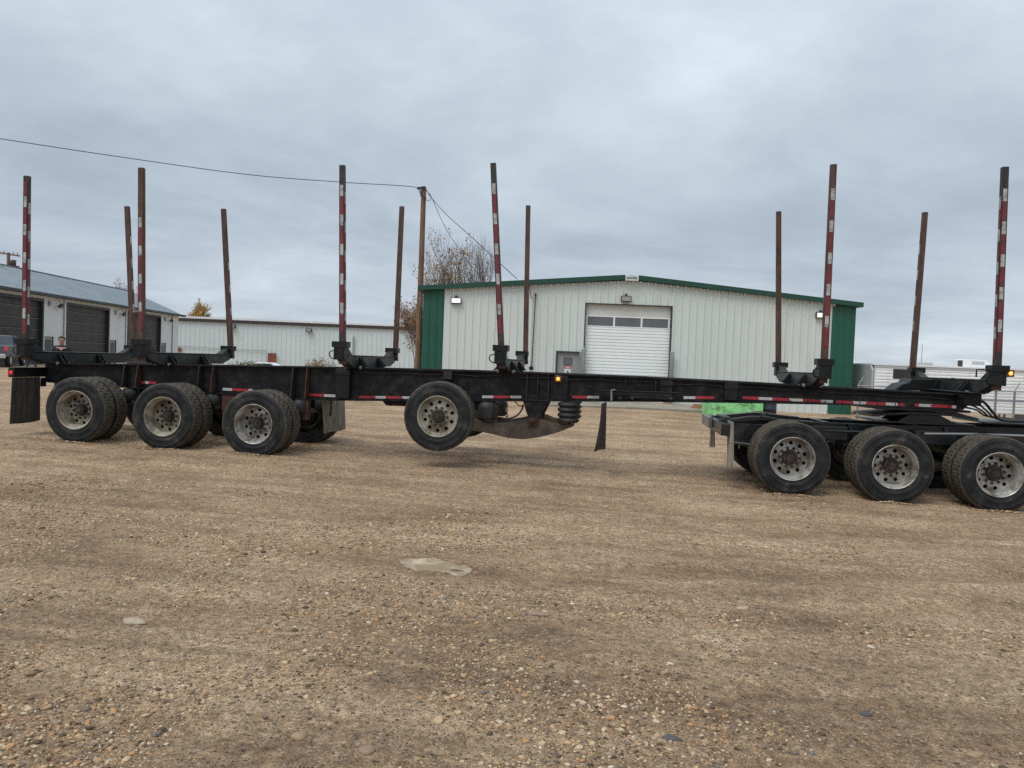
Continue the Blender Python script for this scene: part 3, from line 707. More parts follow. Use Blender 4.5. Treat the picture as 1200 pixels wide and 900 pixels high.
mb = MB(); mb.box(whx(415) - .1, whx(415) + .1, -.25, -.13, -2, zt - 1.6, 'galvanised'); obj('downpipe', mb, wh)

# ------------------------------------------------------------------ trees
def grow_tree(mb, leaves, base, h, spread, seed, depth=5, leafy=None, r0=None, lean=(0, 0), leafm='leaf_gold', ls=.09):
    rr = random.Random(seed); r0 = r0 or h * .0105
    def br(p, d, L, r, k):
        n = 4; pts = [p]; q = p; dd = d
        for i in range(n):
            dd = (dd + Vector((rr.uniform(-.13, .13), rr.uniform(-.13, .13), rr.uniform(0, .12)))).normalized(); q = q + dd * L / n; pts.append(q)
        mb.tube(pts, r, 'bark', 5 if k > 2 else 3, r * .62, caps=False)
        if leafy and k <= 2:
            for pt in pts[1:]:
                if rr.random() < leafy(pt / h, rr):
                    for _ in range(rr.randint(1, 3)):
                        c = pt + Vector((rr.uniform(-.25, .25), rr.uniform(-.25, .25), rr.uniform(-.25, .25)))
                        a = Vector((rr.uniform(-1, 1), rr.uniform(-1, 1), rr.uniform(-1, 1))).normalized(); b_ = a.cross(Vector((rr.uniform(-1, 1), rr.uniform(-1, 1), rr.uniform(-1, 1)))).normalized()
                        s_ = ls * rr.uniform(.6, 1.3); leaves.add([c - a * s_, c - b_ * s_ * .6, c + a * s_, c + b_ * s_ * .6], [(0, 1, 2, 3)], leafm)
        if k == 0: return
        nb = rr.randint(2, 4) if k > 2 else rr.randint(1, 3)
        for i in range(nb):
            t = rr.uniform(.35, 1.0); idx = min(n, max(1, int(round(t * n)))); o = pts[idx]
            ang = rr.uniform(.35, .8) * spread; az = rr.uniform(0, 6.283)
            side = dd.cross(Vector((math.cos(az), math.sin(az), .2))).normalized()
            nd = (dd * math.cos(ang) + side * math.sin(ang) + Vector((0, 0, .22))).normalized()
            br(o, nd, L * rr.uniform(.55, .78), r * .55, k - 1)
        br(pts[-1], (dd + Vector((rr.uniform(-.2, .2), rr.uniform(-.2, .2), .1))).normalized(), L * .72, r * .62, k - 1)
    br(Vector(base), Vector((lean[0], lean[1], 1)).normalized(), h * .33, r0, depth)
def tree(px, dep, topy, label, seed, leafy, depth=5, spread=1., leafm='leaf_gold', ls=.09, zb=None, group=None, name='bare_tree', lean=(0, 0)):
    p = PC(px, 430, dep); z0 = float(gz(p[0], p[1])) - .1 if zb is None else zb
    h = zat(px, topy, dep) - z0
    t = empty(name, (p[0], p[1], z0), 0, label, 'tree', group)
    a, l = MB(), MB(); grow_tree(a, l, (0, 0, 0), h, spread, seed, depth, leafy, None, lean, leafm, ls)
    zmax = max(v[2] for v in a.v); k = h / zmax
    a.v = [(x * k, y * k, z * k) for x, y, z in a.v]; l.v = [(x * k, y * k, z * k) for x, y, z in l.v]
    obj('trunk', a, t)
    if l.v: obj('crown', l, t)
    return t
tree(532, 46, 262, 'tall bare tree with gold leaves low on its left, behind the green and white building', 3, lambda p, r: (.30 if p.z < .56 and p.x < .03 else (.05 if p.x < .10 else .01)), 6, .8, ls=.075, name='bare_tree')
tree(573, 48, 275, 'nearly leafless tree behind the green roof edge, right of the gold-leaved one', 12, lambda p, r: .012, 6, .85, ls=.06)
tree(484, 62, 338, 'small pale-leaved tree left of the wooden utility pole', 5, lambda p, r: .10, 6, .9, 'leaf_pale', .09, name='small_tree')
tree(229, 118, 350, 'rounded yellow-leaved tree above the warehouse roof', 8, lambda p, r: .34, 6, 1.0, 'leaf_gold', .14, name='yellow_tree')
tree(136, 90, 322, 'pale nearly bare tree behind the workshop roof', 14, lambda p, r: .06, 6, .8, 'leaf_pale', .10)
tree(1003, 70, 433, 'small orange autumn tree between the green wall and the camper', 17, lambda p, r: .9, 4, 1., 'leaf_gold', .16, name='small_tree')
def weeds(name, px, dep, topy, w, label, seed, leafm, n=60):
    rr = random.Random(seed); p = PC(px, 430, dep); z0 = float(gz(p[0], p[1])); h = max(.3, zat(px, topy, dep) - z0); mb = MB()
    for i in range(n):
        x = rr.gauss(0, w / 3); y = rr.gauss(0, .5); hh = h * rr.uniform(.5, 1) * math.exp(-(x / w) ** 2)
        top = Vector((x + rr.uniform(-.3, .3), y + rr.uniform(-.3, .3), hh)); mb.tube([(x, y, 0), (x * 1.02, y, hh * .6), top], .012, 'bark', 3, .004, caps=False)
        for _ in range(10):
            c = Vector((x, y, 0)).lerp(top, rr.uniform(.3, 1)) + Vector((rr.uniform(-.15, .15), rr.uniform(-.15, .15), rr.uniform(-.1, .1)))
            a = Vector((rr.uniform(-1, 1), rr.uniform(-1, 1), rr.uniform(-.5, 1))).normalized(); b_ = a.cross(Vector((rr.uniform(-1, 1), rr.uniform(-1, 1), .3))).normalized(); s_ = rr.uniform(.05, .11)
            mb.add([c - a * s_, c - b_ * s_ * .5, c + a * s_, c + b_ * s_ * .5], [(0, 1, 2, 3)], leafm)
    o = obj(name, mb); o.location = (p[0], p[1], z0); tag(o, label, 'shrub'); return o
weeds('shrub', 372, 60, 417, 1.6, 'brownish shrub in front of the warehouse wall, left of the third tall stake', 1, 'leaf_pale', 90)
weeds('weeds', 288, 58, 423, 2.0, 'low green weeds in front of the warehouse, left of the red door', 2, 'weed', 120)
weeds('shrub', 388, 66, 419, .8, 'thin tall shrub beside the brownish one in front of the warehouse', 3, 'weed', 25)

# ------------------------------------------------------------------ utility poles and wires
def pole_at(px, topy, dep, r): p = PC(px, 430, dep); return p
pt = PC(496.7, 219, 37); pb = PC(489.5, 435, 37)
pz = float(gz(pb[0], pb[1])) - .1
dirp = Vector(pt) - Vector(pb); dirp = dirp / dirp.z
base = Vector(pb) + dirp * (pz - pb[2])
up = empty('utility_pole', base, 0, 'brown wooden utility pole beside the green corner of the building', 'utility pole')
top = Vector(pt) - base
mb = MB(); mb.tube([(0, 0, 0), top * .5, top], .165, 'pole_wood', 12, .12); obj('pole', mb, up)
mb = MB(); mb.beam(top + Vector((-.28, -.16, -.12)), top + Vector((.1, -.16, -.05)), .09, .10, 'dark_trim'); mb.tube([top + Vector((-.1, -.2, -.2)), top + Vector((-.1, -.2, -.5))], .03, 'galvanised', 6); obj('bracket', mb, up)
def cable(pts, r=0, n=16):
    out = []
    P = [Vector(p) for p in pts]; L = len(P)
    for i in range(L - 1):
        p0, p1, p2, p3 = P[max(i - 1, 0)], P[i], P[i + 1], P[min(i + 2, L - 1)]
        for k in range(n):
            t = k / n; out.append(.5 * ((2 * p1) + (-p0 + p2) * t + (2 * p0 - 5 * p1 + 4 * p2 - p3) * t * t + (-p0 + 3 * p1 - 3 * p2 + p3) * t ** 3))
    out.append(P[-1]); return out
mb = MB()
mb.tube(cable([PC(-420, 96, 25), PC(-200, 130.5, 27), PC(0, 162.5, 29.5), PC(145, 184.5, 31.5), PC(290, 204.5, 33.5), PC(400, 213.5, 35), PC(484, 219, 36.7), PC(492, 226, 36.8), PC(500, 233, 36.8)], .02), .016, 'wire_black', 5)
tag(obj('overhead_cable', mb), 'long black overhead cable sagging from the left to the wooden pole', 'cable')
mb = MB()
mb.tube(cable([PC(499, 221, 36.8), PC(505, 231, 36.6), PC(525, 253, 35), PC(555, 280, 33.5), PC(580, 303, 32.4), PC(606, 327, 31.45)]), .015, 'wire_black', 5)
tag(obj('service_cable', mb), 'black cable from the pole down to the green roof edge of the building', 'cable')
mb = MB()
mb.tube(cable([PC(499, 223, 36.8), PC(506, 232, 37), PC(517, 257, 39), PC(528, 277, 41), PC(548, 306, 44), PC(566, 326, 47)]), .013, 'wire_black', 5)
tag(obj('service_cable', mb), 'steeper thin cable from the pole into the bare trees', 'cable')
mb = MB(); 
mb.tube(cable([PC(490, 219, 37), PC(493, 226, 36.8), PC(500, 235, 36.7), PC(505, 233, 36.7), PC(504, 227, 36.8)]), .013, 'wire_black', 5)
o_ = obj('cable_loop', mb, up, org=base)
p = PC(7.5, 430, 70); z0 = float(gz(p[0], p[1]))
fp = empty('utility_pole', (p[0], p[1], z0), 0, 'distant utility pole with crossarms above the workshop roof', 'utility pole')
zt = zat(7, 296.5, 70) - z0; mb = MB(); mb.tube([(0, 0, 0), (0, 0, zt)], .17, 'pole_wood', 8, .13); obj('pole', mb, fp)
mb = MB(); dz = zt - .15; mb.beam((-1.0, 0, dz + .12), (1.0, .1, dz - .12), .12, .14, 'pole_wood'); mb.beam((-1.0, 0, dz - .95), (1.0, .1, dz - 1.1), .12, .14, 'pole_wood'); obj('crossarm', mb, fp)
mb = MB()
for x_ in (-.9, -.45, .5, .9):
    mb = MB(); mb.lathe([(0, 0), (.06, .02), (.04, .1), (.07, .14), (0, .2)], 'galvanised', 8, (x_, 0, dz + .08 - .1 * x_), axis='Z'); obj('insulator', mb, fp)
mb = MB(); mb.lathe([(0, 0), (.25, 0), (.27, .5), (0, .55)], 'lamp_housing', 10, (.62, -.2, dz - 1.05), axis='Z'); obj('transformer', mb, fp)

# ------------------------------------------------------------------ pickup, far car
def vehicle(name, loc, rz, label, cat, paint, pickup):
    r = empty(name, loc, rz, label, cat); L = 5.6 if pickup else 4.5; Wd = 1.95 if pickup else 1.78; hw = Wd / 2
    # side outline, x forward is -x here (nose at -L/2, tail at +L/2)
    if pickup:
        low = [(-2.8, .55), (-2.8, .98), (-2.5, 1.12), (-1.35, 1.18), (-.75, 1.78), (-.45, 1.84), (.75, 1.84), (1.0, 1.22), (2.75, 1.22), (2.8, .60)]
    else:
        low = [(-2.25, .4), (-2.25, .72), (-1.3, .92), (-.55, 1.38), (-.2, 1.45), (.9, 1.45), (1.6, 1.1), (2.2, 1.0), (2.25, .42)]
    mb = MB(); n = len(low)
    rows = [(hw, 0.)]
    v = []
    for s_ in (-1, 1):
        for x, z in low:
            ins = .0 if z < 1.25 * (1 if pickup else .78) else .16
            v.append((x, s_ * (hw - ins), z))
    f = [(i, (i + 1) % n, (i + 1) % n + n, i + n) for i in range(n)] + [tuple(range(n - 1, -1, -1)), tuple(range(n, 2 * n))]
    mb.add(v, f, paint); obj('body', mb, r, bevel=.05)
    for s_ in (-1, 1):
        mb = MB(); y = s_ * (hw - .075)
        if pickup: pl = [(-1.15, 1.26), (-.68, 1.72), (.70, 1.74), (.88, 1.26)]
        else: pl = [(-1.1, .98), (-.5, 1.34), (.85, 1.36), (1.35, 1.05)]
        mb.prism([(x, y + s_ * .06 if z < 1.3 * (1 if pickup else .8) else y - s_ * .03, z) for x, z in pl], (0, s_ * .02, 0), 'dark_glass'); obj('window', mb, r)
    wr = .40 if pickup else .32
    for x_ in ((-1.85, 1.75) if pickup else (-1.4, 1.35)):
        for s_ in (-1, 1):
            w = MB(); w.lathe([(.0, 0), (wr * .6, .0), (wr * .62, -.01), (wr * .95, .0), (wr, .05), (wr, .2), (wr * .9, .24), (0, .24)], 'rubber', 24, (0, -.12, 0)); w.lathe([(0, -.135), (wr * .55, -.125)], 'chrome', 16)
            o = obj('wheel', w, r); o.location = (x_, s_ * (hw - .1), wr); o.rotation_euler = (0, 0, 0 if s_ < 0 else math.pi)
    if pickup:
        mb = MB(); mb.box(2.78, 2.98, -hw + .02, hw - .02, .52, .76, 'chrome'); obj('rear_bumper', mb, r, bevel=.03)
        for s_ in (-1, 1):
            mb = MB(); mb.box(2.74, 2.83, s_ * (hw - .06) - .06, s_ * (hw - .06) + .06, .92, 1.14, 'red_lamp'); obj('tail_light', mb, r, bevel=.02)
            mb = MB(); mb.box(2.66, 2.84, s_ * hw - .02, s_ * hw + .02, 1.02, 1.2, 'red_lamp'); obj('tail_light', mb, r)
        mb = MB(); mb.box(2.80, 2.82, -.5, .5, .82, 1.15, paint); obj('tailgate', mb, r)
    return r
p = CW(-30.55, 45.6)
vehicle('pickup_truck', (p.x, p.y, float(gz(p.x, p.y)) + .0), YAW - rad(68), 'dark grey pickup truck with red tail lights parked by the workshop', 'pickup truck', 'pickup_grey', True)
p = CW((308 - 600) / FPX * 68, 68)
vehicle('white_car', (p.x, p.y, float(gz(p.x, p.y)) - .20), YAW, 'white car whose roof shows over the trailer beam by the warehouse', 'car', 'car_white', False)

# ------------------------------------------------------------------ camper, fence
cm = CW(14.6, 31); CR = YAW - rad(3); cz = float(gz(cm.x, cm.y)) - .12
cp = empty('camper_trailer', (cm.x, cm.y, cz), CR, 'long white ribbed camper trailer behind the chain-link fence', 'camper')
CT = zat(1027, 426, 31) - cz; CL = 12.0
mb = MB()
z = .45; 
while z < CT - .12:
    h_ = .13; zz = min(z + h_, CT - .05)
    mb.add([(0, 0, z), (CL, 0, z), (CL, -.022, z + .03), (0, -.022, z + .03), (CL, -.022, zz - .03), (0, -.022, zz - .03), (CL, 0, zz), (0, 0, zz)], [(0, 1, 2, 3), (3, 2, 4, 5), (5, 4, 6, 7)], 'camper_white'); z += h_
mb.box(0, CL, .002, 2.4, .45, CT - .06, 'camper_white'); obj('body', mb, cp)
mb = MB(); mb.prism([(-.02, -.03, .45), (-.02, 2.43, .45), (-.02, 2.43, CT - .25), (-.02, 2.25, CT - .02), (-.02, .15, CT - .02), (-.02, -.03, CT - .25)], (-.1, 0, 0), 'camper_grey'); obj('end_panel', mb, cp, bevel=.03)
mb = MB(); mb.box(-.1, CL + .1, -.05, 2.45, CT - .06, CT, 'camper_white'); mb.box(0, CL, -.035, -.025, CT - .16, CT - .06, 'camper_grey'); rf = obj('roof', mb, cp)
AX = -.35
mb = MB(); mb.prism([(4.15 + AX, .7, CT), (5.25 + AX, .7, CT), (5.2 + AX, .7, CT + .25), (5.0 + AX, .7, CT + .33), (4.3 + AX, .7, CT + .33), (4.15 + AX, .7, CT + .28)], (0, .8, 0), 'camper_white'); mb.box(4.10 + AX, 4.148 + AX, .72, 1.02, CT + .03, CT + .27, 'lamp_housing')
for i in range(4): mb.box(4.5 + AX, 5.0 + AX, .69, .7, CT + .12 + i * .035, CT + .135 + i * .035, 'camper_grey')
obj('air_conditioner', mb, rf)
for x_ in (8.3, 2.2): mb = MB(); mb.prism([(x_, .8, CT), (x_ + .5, .8, CT), (x_ + .42, .8, CT + .12), (x_ + .08, .8, CT + .12)], (0, .5, 0), 'camper_grey'); obj('roof_vent', mb, rf)
wz = CT - .22
mb = MB(); mb.box(.75, 1.6, -.035, -.012, wz - .34, wz, 'dark_glass'); mb.box(.72, 1.63, -.028, -.005, wz - .37, wz + .03, 'lamp_housing'); mb.box(1.16, 1.19, -.04, -.035, wz - .34, wz, 'lamp_housing'); obj('window', mb, cp, bevel=.008)
mb = MB(); mb.box(3.0, 3.14, -.04, -.02, wz - .32, wz - .24, 'lamp_housing'); obj('marker_light', mb, cp)
mb = MB(); mb.box(0, CL, -.03, -.012, .95, 1.03, 'camper_stripe'); obj('stripe', mb, cp)
for x_ in (6.0, 7.0):
    mb = MB(); mb.lathe([(0, 0), (.2, 0), (.33, .02), (.35, .06), (.35, .2), (0, .2)], 'rubber', 20, (x_, .0, .33)); obj('wheel', mb, cp)
mb = MB(); mb.tube([(0, 0, 0), (0, 0, 1.0)], .012, 'wire_black', 5)
# fence line
F0_, F1_ = CW(11.45, 25.5), CW(24.0, 25.5); n_p = 6
fe = empty('chain_link_fence', (F0_.x, F0_.y, 0), YAW, 'galvanised chain-link fence with barbed wire arms in front of the camper', 'fence')
FL = 12.5; ft = zat(1168, 458, 25.5)
def fz(x_): p_ = CW(11.45 + x_, 25.5); return float(gz(p_.x, p_.y))
posts = [0.05, 2.3, 4.62, 5.24, 7.7, 10.1, 12.4]
for x_ in posts:
    t_ = ft + .02; mb = MB(); mb.tube([(x_, 0, fz(x_) - .1), (x_, 0, t_)], .035, 'galvanised', 8); mb.tube([(x_, 0, t_), (x_ + .14, -.02, t_ + .28)], .018, 'galvanised', 6); obj('post', mb, fe)
mb = MB(); mb.tube([(0, -.03, ft), (FL, -.03, ft)], .022, 'galvanised', 8); obj('top_rail', mb, fe)
mb = MB()
for k in range(3):
    mb.tube([(0 + .04 + .04 * k, 0, ft + .08 + .08 * k), (FL + .04 * k, 0, ft + .08 + .08 * k)], .004, 'galvanised', 3)
obj('barbed_wire', mb, fe)
mb = MB(); sp = .075; hgt = ft + .42; n = int((FL + hgt) / sp)
for s_ in (0, 1):
    for i in range(n):
        xa = -hgt + i * sp; a = (xa, -.45 if False else ft - hgt); b0 = max(0, -xa); b1 = min(hgt, FL - xa)
        if b1 <= b0: continue
        pa = (xa + b0, ft - hgt + b0); pb_ = (xa + b1, ft - hgt + b1)
        if s_: pa = (FL - pa[0], pa[1]); pb_ = (FL - pb_[0], pb_[1])
        mb.beam((pa[0], -.045, pa[1]), (pb_[0], -.045, pb_[1]), .0035, .0035, 'galvanised')
obj('wire_mesh', mb, fe)
# mast by the camper and pipes standing behind the truck
mb = MB(); mb.tube([(0, 0, 0), (0, 0, 3.9)], .02, 'lamp_housing', 6, .01); o = obj('antenna_mast', mb); p = CW((1078 - 600) / FPX * 40, 40); o.location = (p.x, p.y, float(gz(p.x, p.y))); tag(o, 'thin dark antenna mast standing behind the camper roof', 'mast')
for i, px in enumerate((1172.5, 1178.5)):
    p = CW((px - 600) / FPX * 24, 24); z0 = float(gz(p.x, p.y)); mb = MB(); mb.tube([(0, 0, 0), (0, 0, zat(px, 485.5, 24) - z0)], .035, 'lamp_housing', 8); o = obj('steel_post', mb); o.location = (p.x, p.y, z0)
    tag(o, ('left' if i == 0 else 'right') + ' one of two short dark steel posts standing together before the fence', 'post', 'short dark posts by the fence')
# bright green tank box, dark barrel, timbers
p = CW((863.5 - 600) / FPX * 26.3, 26.3); z0 = float(gz(p.x, p.y))
gt = empty('green_container', (p.x, p.y, z0), YAW, 'bright lime green steel bin with dark stains by the building', 'bin')
mb = MB(); mb.prism([(-.90, 0, .02), (.90, 0, .02), (.90, 0, .95), (-.90, 0, .95)], (0, 1.1, 0), 'green_paint'); obj('body', mb, gt, bevel=.02)
mb = MB()
for a in ((-.92, -.86), (.86, .92)): mb.box(a[0], a[1], -.03, 0, .0, .98, 'green_paint')
mb.box(-.86, .86, -.03, 0, .92, .98, 'green_paint'); obj('rim', mb, gt)
p = CW((904 - 600) / FPX * 27, 27.2); z0 = float(gz(p.x, p.y)); mb = MB(); mb.lathe([(0, 0), (.27, 0), (.285, .02), (.27, .28), (.285, .30), (.27, .32), (.27, .58), (.285, .6), (.27, .62), (.27, .86), (.28, .88), (0, .86)], 'bin_dark', 24, axis='Z')
o = obj('barrel', mb); o.location = (p.x, p.y, z0 - .01); tag(o, 'dark blue barrel right of the lime green bin', 'barrel')
p = CW((781 - 600) / FPX * 30.7, 30.7); z0 = float(gz(p.x, p.y)) + .06; mb = MB(); mb.box(-.09, .09, -.09, .09, 0, .34, 'timber'); mb.box(-.07, .11, -.105, -.092, .1, .3, 'timber'); o = obj('timber_block', mb); o.location = (p.x, p.y, z0); tag(o, 'orange upright timber block by the overhead door', 'timber')
p = CW((821 - 600) / FPX * 28.7, 28.7); z0 = float(gz(p.x, p.y)); mb = MB(); mb.box(-.30, .26, -.1, .1, 0, .11, 'timber'); mb.box(-.22, .30, -.08, .12, .113, .2, 'timber'); o = obj('timber_stack', mb); o.location = (p.x, p.y, z0 + .03); o.rotation_euler = (0, 0, YAW); tag(o, 'low stack of brown timbers left of the lime green bin', 'timber')

# ------------------------------------------------------------------ people
def person(loc, rz, label, stride=0., shoe='shoe', logo=True, h=1.8):
    r = empty('person', loc, rz, label, 'person')
    k = h / 1.8
    J = {'pelvis': (0, 0, .97), 'waist': (0, 0, 1.12), 'chest': (0, .01, 1.33), 'neck': (0, .015, 1.50), 'head0': (0, -.0, 1.58), 'head1': (0, -.005, 1.68), 'head2': (0, 0, 1.745)}
    E = [('pelvis', 'waist'), ('waist', 'chest'), ('chest', 'neck'), ('neck', 'head0'), ('head0', 'head1'), ('head1', 'head2')]
    R_ = {'pelvis': .155, 'waist': .15, 'chest': .17, 'neck': .06, 'head0': .075, 'head1': .095, 'head2': .07}
    for s_, n_ in ((-1, 'l'), (1, 'r')):
        st = stride * s_
        J.update({'sh' + n_: (.19 * s_, .01, 1.43), 'el' + n_: (.26 * s_, .03 - st * .2, 1.15), 'wr' + n_: (.24 * s_, -.10 - st * .35, .93), 'ha' + n_: (.235 * s_, -.13 - st * .38, .85),
                  'hip' + n_: (.09 * s_, 0, .90), 'kn' + n_: (.11 * s_, -.02 + st * .45, .49), 'an' + n_: (.12 * s_, .02 + st * .9, .09), 'to' + n_: (.13 * s_, -.15 + st * .9, .045)})
        R_.update({'sh' + n_: .075, 'el' + n_: .058, 'wr' + n_: .045, 'ha' + n_: .04, 'hip' + n_: .105, 'kn' + n_: .078, 'an' + n_: .055, 'to' + n_: .042})
        E += [('chest', 'sh' + n_), ('sh' + n_, 'el' + n_), ('el' + n_, 'wr' + n_), ('wr' + n_, 'ha' + n_), ('pelvis', 'hip' + n_), ('hip' + n_, 'kn' + n_), ('kn' + n_, 'an' + n_), ('an' + n_, 'to' + n_)]
        for fi in range(5):
            q = 'f%d%s' % (fi, n_); hp = J['ha' + n_]; dx = (fi - 2) * .018
            if fi == 0: J[q] = (hp[0] - s_ * .03, hp[1] - .045, hp[2] - .02)
            else: J[q] = (hp[0] + .0, hp[1] + dx * .9, hp[2] - .09 + abs(fi - 2.5) * .008)
            R_[q] = .011; E.append(('ha' + n_, q))
    keys = list(J); me = bpy.data.meshes.new('body'); me.from_pydata([tuple(c * k for c in J[q]) for q in keys], [(keys.index(a), keys.index(b_)) for a, b_ in E], [])
    tmp = bpy.data.objects.new('body', me); COL.objects.link(tmp)
    sk = tmp.modifiers.new('skin', 'SKIN'); 
    if not me.skin_vertices: me.skin_vertices.new() if hasattr(me.skin_vertices, 'new') else None
    for i, q in enumerate(keys):
        d = me.skin_vertices[0].data[i]; d.radius = (R_[q] * k, R_[q] * k); d.use_root = (q == 'pelvis')
    ss = tmp.modifiers.new('sub', 'SUBSURF'); ss.levels = 2; ss.render_levels = 2
    dg = bpy.context.evaluated_depsgraph_get(); ev = tmp.evaluated_get(dg); m2 = bpy.data.meshes.new_from_object(ev)
    bpy.data.objects.remove(tmp)
    m2.materials.clear()
    for n_ in ('skin', 'hoodie', 'jeans', shoe): m2.materials.append(MAT[n_])
    for pl in m2.polygons:
        z = pl.center.z / k; x = abs(pl.center.x) / k; pl.use_smooth = True
        pl.material_index = 0 if z > 1.515 else (3 if z < .10 else (0 if (z < .90 and x > .19) else (2 if z < .93 and x < .2 else 1)))
    b_ = bpy.data.objects.new('body', m2); COL.objects.link(b_); b_.parent = r
    V2, F2 = subdiv(V1, F1)
    mb = MB(); vv = [(p_[0] * .098 * k, (p_[1] * .112 + .008) * k, (p_[2] * .10 + 1.695) * k) for p_ in V2]
    ff = [f_ for f_ in F2 if all(not (V2[i][1] < -.25 and V2[i][2] < .35) for i in f_) and sum(V2[i][2] for i in f_) / 3 > -.45]
    mb.add(vv, ff, 'hair', True); obj('hair', mb, r)
    mb = MB()
    for s_ in (-1, 1): mb.lathe([(0, -.006), (.011, 0)], 'ink', 8, (s_ * .032 * k, -.088 * k, 1.655 * k))
    mb.prism([(-.012 * k, -.09 * k, 1.615 * k), (.012 * k, -.09 * k, 1.615 * k), (0, -.085 * k, 1.66 * k)], (0, -.022 * k, 0), 'skin'); mb.box(-.025 * k, .025 * k, -.088 * k, -.08 * k, 1.588 * k, 1.594 * k, 'brick_red')
    obj('face', mb, r)
    if logo:
        mb = MB(); y = -.175 * k
        mb.prism([(-.14, y, 1.455), (.14, y, 1.455), (.125, y, 1.42), (.05, y, 1.405), (-.05, y, 1.405), (-.125, y, 1.42)], (0, .05, 0), 'pink_print'); mb.prism([(-.05, y - .002, 1.404), (.05, y - .002, 1.404), (0, y - .002, 1.36)], (0, .03, 0), 'white_print'); obj('print', mb, r)
    return r
p = CW((71.0 - 600) / FPX * 23.5, 23.5)
person((p.x, p.y, ground(p.x, p.y)), YAW + rad(26), 'person in a black hooded top with a pink print, behind the trailer rear', 0.0, 'shoe_dark')
p = CW((36 - 600) / FPX * 42, 42)
person((p.x, p.y, ground(p.x, p.y)), YAW - rad(65), 'person in blue jeans and white shoes walking near the pickup truck', .28, 'shoe', False, 1.75)

# ------------------------------------------------------------------ wheels
TR, TW = .526, .28
def tyre_mesh(n=180):
    mb = MB(); prof = [(.295, .035), (.305, .012), (.33, .004), (.37, .0), (.375, -.003), (.38, .0), (.43, .001), (.46, .004), (.463, .002), (.468, .006), (.492, .012), (.508, .020)]
    ty = [.026] + list(np.linspace(.036, TW - .036, 19)) + [TW - .026]
    pr = prof + [(TR if 0 < i < len(ty) - 1 else TR - .006, y) for i, y in enumerate(ty)] + [(r, TW - y) for r, y in prof[::-1]]
    i_t0, i_t1 = len(prof), len(prof) + len(ty); v = []
    for i, (r, y) in enumerate(pr):
        for k in range(n):
            rr = r
            if i_t0 < i < i_t1 - 1:
                j = i - i_t0
                zig = (k // 3) % 2
                circ = j in (5 + zig, 10, 14 + zig)
                lat = ((k + (3 if 6 <= j < 15 else 0)) % 6) == 0
                if circ or lat: rr -= .015
            t = 2 * math.pi * k / n; v.append((rr * math.cos(t), y, rr * math.sin(t)))
    f = [(i * n + (k + 1) % n, i * n + k, (i + 1) * n + k, (i + 1) * n + (k + 1) % n) for i in range(len(pr) - 1) for k in range(n)]
    mb.add(v, f, 'tyre'); mb.sm = [False if (i_t0 - 0) <= (i // n) < i_t1 - 1 else True for i in range(len(f))]
    for a0 in (1.1, 4.3):
        for i in range(10):
            if i in (4, 7): continue
            a = a0 + i * .085; r_ = .425
            for dr, w_ in ((.0, .012), (.012, .006)) if i % 2 else ((-.004, .007), (.008, .012)):
                c = np.array([(r_ + dr) * math.cos(a), 0, (r_ + dr) * math.sin(a)]); tx = np.array([-math.sin(a), 0, math.cos(a)]) * w_; rx2 = np.array([math.cos(a), 0, math.sin(a)]) * .004
                mb.add([c - tx - rx2 + (0, -.004, 0), c + tx - rx2 + (0, -.004, 0), c + tx + rx2 + (0, -.004, 0), c - tx + rx2 + (0, -.004, 0), c - tx - rx2 + (0, .003, 0), c + tx - rx2 + (0, .003, 0), c + tx + rx2 + (0, .003, 0), c - tx + rx2 + (0, .003, 0)], [(0, 1, 2, 3), (0, 4, 5, 1), (1, 5, 6, 2), (2, 6, 7, 3), (3, 7, 4, 0)], 'tyre')
    return mb
def disc(mb, y_out, y_in, r_out, r_in, r_hole, rh, nh, m, th=.012):
    """annular wheel disc with real round hand holes"""
    for h_ in range(nh):
        a0 = 2 * math.pi * (h_ - .5) / nh; a1 = 2 * math.pi * (h_ + .5) / nh; ac = (a0 + a1) / 2; K = 24; outer = []; inner = []
        for k in range(K):
            t = 2 * math.pi * k / K; ct, st = math.cos(t), math.sin(t)
            # square boundary in (angle, radius) space
            s_ = 1 / max(abs(ct), abs(st)); u, w = ct * s_, st * s_
            aa = ac + u * (a1 - a0) / 2; r_ = (r_out + r_in) / 2 + w * (r_out - r_in) / 2
            yy = y_out + (y_in - y_out) * (r_out - r_) / (r_out - r_in)
            outer.append((r_ * math.cos(aa), yy, r_ * math.sin(aa)))
            hx = r_hole * math.cos(ac) - math.sin(ac) * ct * rh + math.cos(ac) * st * rh; hz = r_hole * math.sin(ac) + math.cos(ac) * ct * rh + math.sin(ac) * st * rh
            rr_ = math.hypot(hx, hz); yh = y_out + (y_in - y_out) * (r_out - rr_) / (r_out - r_in); inner.append((hx, yh, hz))
        back = [(x, y + th, z) for x, y, z in inner]
        mb.add(outer + inner + back, [(k, (k + 1) % K, K + (k + 1) % K, K + k) for k in range(K)] + [(K + k, K + (k + 1) % K, 2 * K + (k + 1) % K, 2 * K + k) for k in range(K)], m, False)
def outer_rim(kind, m):
    mb = MB(); deep = {'dual': .205, 'single': .085}[kind]
    mb.lathe([(.300, .03), (.312, .010), (.313, -.002), (.306, -.006), (.298, .0), (.294, .012), (.286, .02), (.282, .045), (.262, .06), (.256, deep * .75), (.252, deep)], m, 64)
    disc(mb, deep, deep - .012, .252, .165, .213, .028, 10, m)
    mb.lathe([(.165, deep - .012), (.160, deep - .020), (.085, deep - .020), (.085, deep + .03)], m, 48)
    mb.lathe([(.30, TW - .03), (.26, TW - .06), (.256, deep + .03), (0.09, deep + .06)], 'dark_hole', 40)
    return mb, deep
